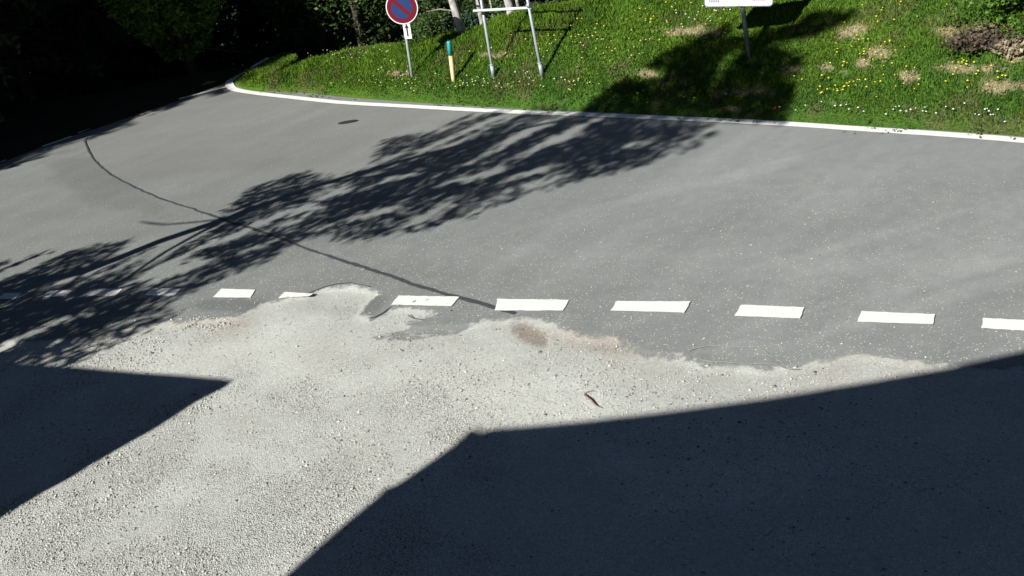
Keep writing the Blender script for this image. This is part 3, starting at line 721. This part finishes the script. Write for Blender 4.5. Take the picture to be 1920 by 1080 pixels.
# ------------------------------------------------------------------ grass, flowers
def bank_pts(n, pxr=(-60, 1990), pyr=(-60, 290)):
    """random points on the bank surface inside the view's surroundings"""
    T = Vb[np.array(Fb)]; a = np.linalg.norm(np.cross(T[:, 1]-T[:, 0], T[:, 3]-T[:, 0]), axis=1)
    cx, cy = proj(T.mean(1)); a = a*((cx > pxr[0]) & (cx < pxr[1]) & (cy > pyr[0]) & (cy < pyr[1])); 
    k = rng.choice(len(T), n, p=a/a.sum()); u, v = rng.random(n)[:, None], rng.random(n)[:, None]; Q = T[k]
    return (Q[:, 0]*(1-u)+Q[:, 1]*u)*(1-v)+(Q[:, 3]*(1-u)+Q[:, 2]*u)*v
def blades(name, P, h, w, col, lean=.45):
    n = len(P); a = rng.random(n)*2*pi; dx = np.cos(a)*w/2; dy = np.sin(a)*w/2
    b_ = rng.random(n)*2*pi; L1 = lean*h*rng.random(n)
    mid = P+np.stack([np.cos(b_)*L1*.35, np.sin(b_)*L1*.35, h*.6], -1); tip = P+np.stack([np.cos(b_)*L1, np.sin(b_)*L1, h], -1)
    o_ = np.stack([dx, dy, 0*dx], -1); bs = P-np.array([0, 0, .01])
    Vv = np.stack([bs-o_, bs+o_, mid+o_*.8, mid-o_*.8, tip+o_*.15, tip-o_*.15], 1).reshape(-1, 3)
    k = 6*np.arange(n)[:, None]
    Ff = np.stack([k+np.array([0, 1, 2, 3]), k+np.array([3, 2, 4, 5])], 1).reshape(-1, 4)
    return npmesh(name, Vv, Ff, M['grass'], None, np.repeat(col, 6, 0))
def grass():
    P = bank_pts(260000); px, py = proj(P); x, y = P[:, 0], P[:, 1]
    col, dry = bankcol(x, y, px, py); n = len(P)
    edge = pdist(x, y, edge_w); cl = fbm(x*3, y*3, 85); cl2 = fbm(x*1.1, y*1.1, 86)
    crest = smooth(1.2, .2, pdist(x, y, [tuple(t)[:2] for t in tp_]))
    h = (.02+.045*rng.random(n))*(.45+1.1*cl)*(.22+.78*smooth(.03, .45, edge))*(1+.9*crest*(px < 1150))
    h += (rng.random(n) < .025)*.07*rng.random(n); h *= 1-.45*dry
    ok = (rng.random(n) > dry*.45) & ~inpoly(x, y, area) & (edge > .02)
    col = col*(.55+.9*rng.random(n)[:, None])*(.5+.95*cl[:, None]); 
    lt = (rng.random(n) < .10)[:, None]; col = np.where(lt, col*np.array([1.5, 1.3, 1.0]), col)
    P, h, col = P[ok], h[ok], col[ok]
    o = blades('grass', P, h, .012+.014*rng.random(len(P)), col, .9); tag(o, 'green meadow grass covering the roadside bank', 'grass', kind='stuff')
    # broad-leaved weeds
    P = bank_pts(5200); cl = fbm(P[:, 0]*1.7, P[:, 1]*1.7, 88); P = P[cl > .5]; n = len(P)
    P = np.repeat(P, 6, 0)+np.concatenate([rng.normal(0, .03, (n*6, 2)), np.abs(rng.normal(.03, .02, (n*6, 1)))], 1)
    px, py = proj(P); col, _ = bankcol(P[:, 0], P[:, 1], px, py)
    leaves_mesh('meadow_weeds', P, .05, col*(.7+.6*rng.random(len(P))[:, None]), M['grass'], .6, 'broad leaved weeds growing through the bank grass', 'weeds')
def leafquads(P, size, tilt=1.0, asp=.55):
    n = len(P); nrm = rng.normal(0, 1, (n, 3)); nrm[:, 2] = np.abs(nrm[:, 2])+.3/max(tilt, .05); nrm /= np.linalg.norm(nrm, axis=1)[:, None]
    t = rng.normal(0, 1, (n, 3)); t -= (t*nrm).sum(1)[:, None]*nrm; t /= np.linalg.norm(t, axis=1)[:, None]; b_ = np.cross(nrm, t)
    sz = (np.asarray(size)*(.6+.8*rng.random(n)))[:, None]
    Vv = np.stack([P-t*sz*.5, P+b_*sz*asp*.5, P+t*sz*.5, P-b_*sz*asp*.5], 1).reshape(-1, 3)
    Ff = (4*np.arange(n)[:, None]+np.array([0, 1, 2, 3])); return Vv, Ff
def leaves_mesh(name, P, size, col, mat, tilt=1, label=None, cat=None, parent=None, asp=.55):
    Vv, Ff = leafquads(P, size, tilt, asp)
    if parent is not None: Vv = Vv-np.array(parent.location)
    o = npmesh(name, Vv, Ff, mat, parent, np.repeat(col, 4, 0))
    if label: tag(o, label, cat, kind='stuff')
    return o
grass()
def flowers():
    HEX = 6; pts = []; 
    def add(px, py, c, s=.02): p = onbank(px, py); pts.append((p.x, p.y, p.z, c, s))
    Yc, Wc, Rc = (.85, .74, .06), (.8, .82, .75), (.6, .1, .02)
    for cx, cy, sx, sy, n, c in ((1700, 120, 200, 50, 18, Yc), (800, 150, 150, 20, 12, Wc), (1150, 90, 120, 40, 40, (.75, .7, .3)), (1300, 30, 60, 15, 16, Wc), (1620, 100, 50, 22, 26, Yc), (1650, 170, 110, 26, 24, Yc), (1810, 130, 16, 5, 9, Yc), (1850, 150, 60, 30, 10, Yc), (1560, 185, 60, 15, 12, Yc), (1670, 30, 120, 20, 14, Yc),
                                 (1450, 215, 6, 4, 6, Rc), (1540, 210, 60, 8, 9, Wc), (1730, 215, 70, 9, 17, Wc), (1860, 222, 40, 10, 9, Wc), (1350, 25, 30, 12, 4, Wc),
                                 (980, 155, 130, 16, 14, Wc), (1080, 160, 60, 14, 14, (.8, .75, .3)), (900, 165, 140, 10, 24, (.75, .7, .35)), (640, 110, 80, 12, 30, (.75, .8, .4)), (760, 160, 110, 12, 26, (.7, .7, .3)),
                                 (1090, 60, 60, 26, 16, Yc), (1230, 40, 90, 26, 22, Yc), (700, 100, 60, 8, 16, (.75, .8, .45)), (1340, 60, 60, 30, 12, (.8, .75, .3)), (1000, 100, 160, 25, 26, (.8, .75, .3)), (1250, 190, 120, 12, 10, Yc)):
        for _ in range(n): add(cx+random.gauss(0, sx*.6), cy+random.gauss(0, sy*.6), c, random.uniform(.02, .036))
    Vv = []; Ff = []; cc = []
    for x, y, z, c, s in pts:
        h = random.uniform(.07, .13); b0 = len(Vv); s *= .62            # little domed flower heads on thin stalks
        for k in range(6): a = 2*pi*k/6; Vv.append((x+s*cos(a), y+s*sin(a), z+h)); cc.append(c)
        Vv += [(x, y, z+h+s*.75), (x, y, z+h-s*.4)]; cc += [c, (.1, .16, .04)]
        for k in range(6): Ff += [(b0+k, b0+(k+1) % 6, b0+6), (b0+(k+1) % 6, b0+k, b0+7)]
        b0 = len(Vv); Vv += [(x-.003, y, z-.01), (x+.003, y, z-.01), (x, y, z+h)]; cc += [(.05, .1, .02)]*3; Ff.append((b0, b0+1, b0+2))
    o = npmesh('wildflowers', Vv, Ff, M['petal'], None, np.array(cc)); tag(o, 'small yellow and white wildflowers dotted over the bank', 'wildflowers', kind='stuff')
flowers()

# ------------------------------------------------------------------ bushes and trees
def bush(name, base, rad, n, col, label, cat, leaf=.06, mat=None, stems=7, group=None, stemmat='twig', vcol=.5):
    r = thing(name, base, label, cat, group); m = MB(); cl = []
    for k in range(stems):
        a = random.uniform(0, 2*pi); e = Vector((cos(a)*rad[0]*.7*random.random(), sin(a)*rad[1]*.7*random.random(), rad[2]*random.uniform(.8, 1.8)))
        mid = Vector((e.x*.4, e.y*.4, e.z*.5)); m.tube([Vector(base), Vector(base)+mid, Vector(base)+e], [.018, .012, .004], 5)
        for j in range(5): cl.append(mid.lerp(e, random.random())*random.uniform(.7, 1.1))
    m.build('stems', M[stemmat], r)
    for k in range(int(stems*3)):
        v = rng.normal(0, 1, 3); v /= np.linalg.norm(v); v[2] = abs(v[2]); cl.append(Vector((v[0]*rad[0]*.85, v[1]*rad[1]*.85, v[2]*rad[2]*1.6)))
    cl = np.array([tuple(c) for c in cl]); k = rng.integers(0, len(cl), n)
    P = cl[k]+rng.normal(0, 1, (n, 3))*np.array(rad)*.17; P[:, 2] = np.maximum(P[:, 2], .01)
    cb = (.7+.6*rng.random(len(cl)))[k]
    c_ = np.array(col)*(cb*(1-vcol/2+vcol*rng.random(n)))[:, None]
    leaves_mesh('foliage', P+np.array(base), leaf, c_, mat or M['leaf'], 1, parent=r)
    return r
def spruce_mesh(h, R, seed, quads=15000, low=.04):
    rs = np.random.default_rng(seed); m = MB(); Ps = []; sizes = []
    for k in range(int(150)):
        z = h*(low+(1-low)*(k/150)**.9); rr = R*(1-(z/h))**.8*(.75+.5*rs.random())+.15; a = rs.random()*2*pi
        e = np.array([cos(a)*rr, sin(a)*rr, z-rr*.28]); s0 = np.array([0, 0, z]); q = int(quads/150*(rr/R)*1.7)+8
        u = rs.random(q)**.75; p = s0+(e-s0)*u[:, None]; p[:, 2] -= .12*np.sin(u*pi)*rr*.5
        side = np.array([-sin(a), cos(a), 0]); p += side*(rs.normal(0, .16, q)*(1.1-u)*rr*.8)[:, None]; p[:, 2] -= np.abs(rs.normal(0, .13, q))
        Ps.append(p); m.tube([s0, (s0+e)/2+np.array([0, 0, -.05]), e], [.035*(1-z/h)+.01, .02, .006], 4, False)
    P = np.concatenate(Ps); global rng; old = rng; rng = rs; Vv, Ff = leafquads(P, .2, .8, .42); rng = old
    base = np.array([.032, .055, .02]); c_ = base*(.6+.8*rs.random(len(P)))[:, None]
    return Vv, Ff, np.repeat(c_, 4, 0), m
SPR = []
def spruce(base, k=0, s=1.0, rot=0, label='tall dark spruce standing in the shaded forest beyond the road', group='spruces in the dark forest beyond the road'):
    r = thing('spruce_tree', base, label, 'tree', group); r.scale = (s, s, s); r.rotation_euler = (0, 0, rot)
    if len(SPR) <= k:
        h, R = ((19, 3.0), (16, 2.7), (22, 3.3))[k]; Vv, Ff, cc, m = spruce_mesh(h, R, 40+k)
        c_ = npmesh('crown', Vv, Ff, M['needle'], r, cc)
        m.tube([(0, 0, -.6), (0, 0, .3), (0, 0, h*.5), (.0, 0, h)], [.26, .2, .12, .02], 8); t_ = m.build('trunk', M['barkdark'], None); t_.parent = r
        SPR.append((c_, t_))
    else:
        for o_ in SPR[k]:
            c_ = o_.copy(); C.objects.link(c_); c_.parent = r
    return r
fdir = np.array(far_w[-3])-np.array(far_w[1]); fdir /= np.linalg.norm(fdir); fn = np.array([-fdir[1], fdir[0]])
f0 = np.array(far_w[2])                              # road edge where it enters the frame
def floorz(x, y):
    d = float(pdist(np.array([x]), np.array([y]), far_w)[0]) if y < 31 else 6
    return -.06+.05*min(d, 14)+float(DROP(np.array(y)))*(1 if x > -12 else float(smooth(-30, -12, np.array(x))))-.15
cnt = 0
GAP = math.atan2(ray(462, 20).x, ray(462, 20).y)
def in_gap(x, y): return abs(math.atan2(x, y)-GAP)*math.hypot(x, y) < 1.0 and y > 29
for row, (off_, s0, s1, stp) in enumerate(((2.7, -30, 10, 2.1), (5.6, -30, 14, 2.9), (9, -26, 20, 3.4), (13, -20, 24, 4.2))):
    t_ = s0
    while t_ < s1:
        p = f0+fdir*t_+fn*(off_+random.uniform(-.5, .5)); k = cnt if cnt < 3 else random.randrange(3)
        if (row == 0 and p[0] > -11.8) or (row == 1 and p[0] > -11.2) or in_gap(*p): t_ += stp; continue
        cnt += 1
        spruce((p[0], p[1], floorz(*p)), k, random.uniform(.85, 1.08), random.uniform(0, 6)); t_ += stp*random.uniform(.85, 1.2)
for x, y in ((-14.6, 27.5), (-13.2, 29.6), (-12.6, 28.2), (-11.2, 30.2), (-13, 33), (-11.5, 35.5), (-11.8, 31), (-9.7, 32.5), (-8.9, 35), (-12, 39), (-10.5, 42), (-14.5, 37), (-16, 41), (-5.6, 33.2), (-5.4, 36.5), (-6.8, 42), (-7.5, 45.5), (-12.5, 46), (-3.3, 36), (-4.6, 31.3), (-15.5, 33), (-18, 36), (-3.5, 33.5), (-1, 31.5), (1.8, 32.5), (4, 30.5), (6.5, 31), (9, 30), (12, 30), (-6, 37), (-2, 37), (2, 36), (6, 35), (10, 34), (14, 33), (-9, 40), (-4, 41), (1, 41), (7, 40), (13, 38), (18, 36), (18, 30), (22, 32)):
    if in_gap(x, y): continue
    spruce((x+random.uniform(-.4, .4), y, floorz(x, y)), random.randrange(3), random.uniform(.85, 1.1), random.uniform(0, 6))
# spruces added right of view and beyond the bank to block sky light
for x, y in ((14, 27), (17, 24), (19, 20), (21, 16), (23, 12), (24, 7), (24, 2), (26, 18), (28, 12), (29, 5), (25, -4), (16, 21.5)):
    spruce((x+random.uniform(-.4, .4), y, max(0, floorz(x, y)) if y < 31 else floorz(x, y)), random.randrange(3), random.uniform(.85, 1.1), random.uniform(0, 6))

# ---- the two yard trees left of the frame, whose shadows cross the road
def sun_at(G, b_, extra=0):                          # point on the sun ray through G that stands over the tree
    G = np.asarray(G, float); t = (G[:2]-b_)@SH+extra; return G+D*(t/cos(SUN_EL))
bA = np.array([-11., 9.5]); bB = np.array([-13.6, 8.8])
DENSE = [([(430, 392), (470, 352), (560, 322), (620, 335), (700, 305), (720, 262), (800, 250), (880, 214), (1010, 206), (1110, 212), (1345, 232), (1330, 262), (1290, 285), (1200, 312), (1100, 335), (1000, 362), (900, 398),
           (840, 420), (760, 435), (650, 452), (600, 440), (480, 480), (430, 505), (390, 470), (330, 500), (270, 530), (330, 470), (400, 430)], .8, 'A'),
         ([(620, 350), (900, 262), (1100, 222), (1290, 240), (1180, 300), (1000, 325), (800, 370), (640, 425), (560, 420)], .75, 'A'),
         ([(0, 492), (90, 472), (200, 460), (240, 450), (190, 490), (300, 462), (230, 520), (330, 478), (470, 445), (540, 458), (500, 490), (420, 520), (350, 548), (300, 580), (330, 590), (250, 625), (170, 665), (120, 688), (-80, 690), (-250, 660), (-200, 520)], .85, 'B'),
         ([(-200, 500), (0, 515), (150, 520), (280, 545), (250, 590), (120, 640), (0, 690), (-200, 690)], .95, 'B')]
BANKSH = [(1085, 212), (1130, 175), (1190, 140), (1250, 100), (1320, 62), (1390, 36), (1450, 22), (1530, 20), (1612, 28), (1570, 48), (1520, 68), (1440, 84), (1505, 106), (1490, 160), (1478, 205), (1470, 232), (1100, 218)]
def shade_pts():
    n = 300000; x = rng.uniform(-11, 9, n); y = rng.uniform(7, 20, n); px, py = proj(np.stack([x, y, 0*x], -1)); out = {'A': [], 'B': []}
    u = x*SH[0]+y*SH[1]; v = x*SH[1]-y*SH[0]
    nz = fbm(u/3., v/.34, 101); fine_ = fbm(u/1.2, v/.11, 102)
    for poly, dn, who in DENSE:
        m_ = inpoly(px, py, poly); wob = (fbm(u/.9, v/.35, 103)-.5)
        th = .62-.36*dn
        hole = np.zeros(n)
        for cx, cy, rx, ry in ((175, 549, 22, 9), (212, 551, 16, 7), (105, 551, 24, 7), (345, 500, 60, 10), (300, 520, 50, 8), (560, 395, 50, 7), (900, 330, 60, 8), (1000, 322, 70, 7), (1090, 255, 50, 8), (760, 330, 50, 6), (700, 400, 60, 7), (480, 465, 40, 6), (1000, 345, 60, 6), (640, 360, 40, 5), (1200, 270, 50, 6), (250, 600, 60, 5), (190, 640, 40, 5), (120, 600, 40, 5)):
            hole = np.maximum(hole, smooth(1.2, .6, np.hypot((px-cx)/rx, (py-cy-(px-cx)*-.25)/ry)))
        ok = m_ & (nz+.5*(fine_-.5)+.1*wob-.5*hole > th) & (rng.random(n) < dn*.75)
        out[who].append(np.stack([x[ok], y[ok], 0*x[ok]], -1))
    P = bank_pts(80000, (1000, 1700), (-20, 300)); px, py = proj(P); u = P[:, 0]*SH[0]+P[:, 1]*SH[1]; v = P[:, 0]*SH[1]-P[:, 1]*SH[0]
    gap = np.zeros(len(P))
    for cx, cy, rx, ry in ((1215, 140, 38, 16), (1450, 132, 32, 9), (1400, 172, 36, 9), (1395, 62, 40, 7), (1475, 150, 16, 18)): gap = np.maximum(gap, smooth(1.2, .5, np.hypot((px-cx)/rx, (py-cy)/ry)))
    ok = inpoly(px, py, BANKSH) & (fbm(u/.9, v/.5, 104) > .26+.34*gap)
    P = P[ok]                                         # the panel itself stands in the sun: no twigs between it and the sun
    nrm = np.array(fc); t_ = ((np.array(ctr)-P)@nrm)/(D@nrm); hit = P+D*t_[:, None]; rel = hit-np.array(ctr)
    blk = (t_ > 0) & (np.abs(rel@np.array(right)) < wd/2+.15) & (rel[:, 2] > -.15) & (rel[:, 2] < hgt+.2)
    out['A'].append(P[~blk]); return {k: np.concatenate(v_) for k, v_ in out.items()}
SP = shade_pts()
def yard_tree(who, b_, label, limbs, depth):
    r = thing('yard_tree', (b_[0], b_[1], 0), label, 'tree'); off_ = np.array([b_[0], b_[1], 0])
    for nm, pts in limbs:
        m = MB(); P = [Vector(sun_at(np.array(g(*p[:2])) if len(p) == 3 else np.array(p[0]), b_)) if len(p) == 3 else Vector(p[0]) for p in pts]; R_ = [p[-1]*1.0 for p in pts]
        Q = resample(P, .4); k = np.linspace(0, len(R_)-1, len(Q)); rr = np.interp(k, range(len(R_)), R_)
        m.tube(Q, list(rr), 8); m.build(nm, M['barkdark'], r, True)
    G = SP[who]; n = len(G); cl = rng.normal(0, depth*.5, n)
    s_ = ((G[:, :2]-b_)@SH+np.clip(cl, -depth, depth))/cos(SUN_EL); P = G+D*s_[:, None]; P += rng.normal(0, .05, (n, 3))
    P = P[P[:, 2] > .8]; n = len(P)
    c_ = np.array([.04, .085, .02])*(.6+.8*rng.random(n))[:, None]
    Vv, Ff = leafquads(P, .11, 1, .5); npmesh('crown', Vv-off_, Ff, M['leaf'], r, np.repeat(c_, 4, 0)); return r
yard_tree('A', bA, 'forked leaning tree at the left edge of the yard', [
    ('trunk', [((-11.6, 9.2, -.2), .22), ((-11.5, 9.25, 1.6), .2), (0, 556, .16), (160, 508, .13), (300, 452, .115), (430, 408, .11), (600, 346, .09), (800, 289, .075), (1000, 236, .06), (1100, 216, .045)]),
    ('branch', [(430, 408, .06), (375, 436, .05), (310, 472, .04), (245, 516, .035), (185, 553, .03)]),
    ('branch', [(430, 409, .03), (370, 416, .022), (310, 421, .02), (285, 419, .022), (262, 415, .012)]),
    ('branch', [(600, 346, .04), (700, 330, .035), (820, 318, .03), (980, 300, .02)]),
    ('branch', [(520, 376, .035), (600, 378, .03), (720, 372, .02), (850, 352, .015)])], 1.6)
yard_tree('B', bB, 'leafy tree with low boughs beside the outbuilding', [
    ('trunk', [((-13.6, 8.8, -.2), .2), ((-13.6, 8.8, 2.5), .17), (-60, 610, .12), (60, 585, .09), (160, 560, .06), (260, 530, .04)]),
    ('branch', [(60, 585, .05), (120, 540, .04), (200, 480, .025), (240, 462, .012)]),
    ('branch', [(100, 575, .04), (160, 600, .03), (230, 600, .02), (300, 585, .012)])], 1.5)

# ---- trees and bushes behind the crest
def pale_tree(px, py, topx, topy, rad, back, label, h=9, lean=None):
    b_ = onbank(px, py); q = Vector((b_.x*(1+back/20), b_.y*(1+back/20), b_.z-.05))
    d = at_depth(topx, topy, q)-q; d = d/d.z
    r = thing('pale_trunk_tree', q, label, 'tree'); m = MB(); wob = lambda: Vector((random.gauss(0, .04), random.gauss(0, .04), 0))
    P = [q-d*.3]+[q+d*z+wob()*min(z, 1) for z in (.0, .35, .8, 1.4, 2.2, 3.4, 5, h)]; 
    m.tube(P, [rad*1.5, rad*1.25, rad*1.05, rad, rad*.95, rad*.85, rad*.7, rad*.5, .02], 10)
    m.build('trunk', M['barkpale'], r, True)
    for k in range(7):
        z = .5+k*.55+random.random()*.3; a = random.uniform(0, 2*pi); s0 = q+d*z; e = s0+Vector((cos(a), sin(a), random.uniform(-.1, .5)))*random.uniform(.5, 1.2)
        m = MB(); m.tube([s0, s0.lerp(e, .5)+Vector((0, 0, .05)), e], [.02, .012, .004], 5); m.build('branch', M['barkpale'], r)
    n = 5200; z = rng.uniform(3.2, h+1, n); rr = 1.7*np.sin((z-2.6)/(h-1.2)*pi*.9).clip(.2)*np.sqrt(rng.random(n)); a = rng.random(n)*2*pi
    P = np.stack([q.x+d.x*z+rr*np.cos(a), q.y+d.y*z+rr*np.sin(a), q.z+z], -1); P = P[fbm(P[:, 0]*1.5+P[:, 2], P[:, 1]*1.5-P[:, 2]*.7, 111) > .45]
    leaves_mesh('crown', P, .13, np.array([.04, .08, .02])*(.6+.8*rng.random(len(P)))[:, None], M['leaf'], 1, parent=r)
pale_tree(870, 71, 846, 2, .085, .25, 'pale leaning trunk standing just behind the marker post')
pale_tree(908, 58, 897, 2, .06, 1.2, 'thin pale trunk behind the left leg of the sign frame')
pale_tree(963, 47, 953, 2, .085, .6, 'pale upright trunk seen between the legs of the sign frame')
pale_tree(976, 42, 970, 2, .035, 1.6, 'slim pale sapling behind the sign frame, right of a thicker trunk', 7)
pale_tree(928, 52, 922, 20, .02, .8, 'spindly sapling between the two pale trunks behind the sign frame', 5)
def ongr(px, py, back): b_ = onbank(px, py); return Vector((b_.x*(1+back/22), b_.y*(1+back/22), b_.z-.08))
G_ = (.06, .11, .025)
bush('leafy_bush', ongr(815, 80, .5), (.6, .5, .42), 2600, G_, 'sunlit green bush on the crest between no-parking sign and marker post', 'bush', .062)
bush('leafy_bush', ongr(830, 76, 1.6), (.7, .6, .85), 3000, (.05, .1, .025), 'taller loose bush behind the marker post', 'bush', .062)
bush('leafy_bush', ongr(785, 86, 1.3), (.35, .35, .3), 900, G_, 'small bush low on the crest beside the no-parking sign', 'bush', .055)
bush('leafy_bush', ongr(905, 60, 1.8), (.5, .5, .55), 1500, (.045, .085, .02), 'small bush behind the left leg of the sign frame', 'bush', .06)
bush('leafy_bush', ongr(935, 50, 1.0), (.35, .35, .35), 900, G_, 'low bush on the crest under the crossbar of the sign frame', 'bush', .055)
def broadleaf(base, h, R, low, n, col, label, leaf=.11, gapseed=121, thr=.47):
    r = thing('broadleaf_tree', base, label, 'tree'); m = MB(); base = Vector(base)
    m.tube([base-Vector((0, 0, .5)), base+Vector((0, 0, h*.4)), base+Vector((.2, 0, h*.9))], [.16, .1, .02], 8); m.build('trunk', M['barkdark'], r, True)
    for k in range(12):
        z = low+(h-low)*.75*k/12; a = k*2.4; e = base+Vector((cos(a)*R*.8, sin(a)*R*.8, z-.2)); m = MB(); m.tube([base+Vector((0, 0, z+.3)), e], [.03, .006], 5); m.build('branch', M['barkdark'], r)
    z = rng.uniform(low, h, n); u = (z-low)/(h-low); rr = R*np.sin(.25+u*2.6).clip(.15)*rng.random(n)**.4; a = rng.random(n)*2*pi
    P = np.stack([rr*np.cos(a), rr*np.sin(a), z], -1); kk = fbm(P[:, 0]*1.6+P[:, 2]*.9, P[:, 1]*1.6-P[:, 2]*1.3, gapseed, 3) > thr; P = P[kk]
    c_ = np.array(col)*(.55+.9*rng.random(len(P)))[:, None]
    leaves_mesh('crown', P+np.array(base), leaf, c_, M['leaf'], 1, parent=r); return r
broadleaf((-7.4, 27.5, -.3), 7, 2.1, .8, 30000, (.12, .22, .03), 'bright green leafy tree overhanging the far end of the road', .13, thr=.49)
broadleaf((-2.9, 28.6, -1.0), 8, 2.0, .6, 16000, (.05, .09, .02), 'dim green leafy tree left of the no-parking sign')
broadleaf((-4.1, 29.6, -1.5), 8, 2.0, .8, 14000, (.045, .09, .02), 'leafy tree farther back beyond the bend of the road')
# right of the bank: green bush and dry brush
bush('leafy_bush', onbank(1895, 22), (.9, .6, .3), 5200, (.08, .17, .02), 'bright green bush at the top right of the bank above the dry brush', 'bush', .055)
bush('leafy_bush', onbank(1925, 62), (.4, .3, .14), 1500, (.08, .16, .02), 'small green bush on the bank right of the dry brush', 'bush', .05)
r_ = bush('dry_brush', onbank(1850, 80), (.62, .36, .1), 2600, (.11, .085, .06), 'heap of dry brown and purplish brush on the upper right of the bank', 'brush', .075, stems=30, vcol=.9)
bush('dry_brush', onbank(1895, 95), (.4, .25, .1), 900, (.3, .25, .17), 'straw coloured dry tuft beside the brown brush', 'brush', .075, stems=10, vcol=.6)
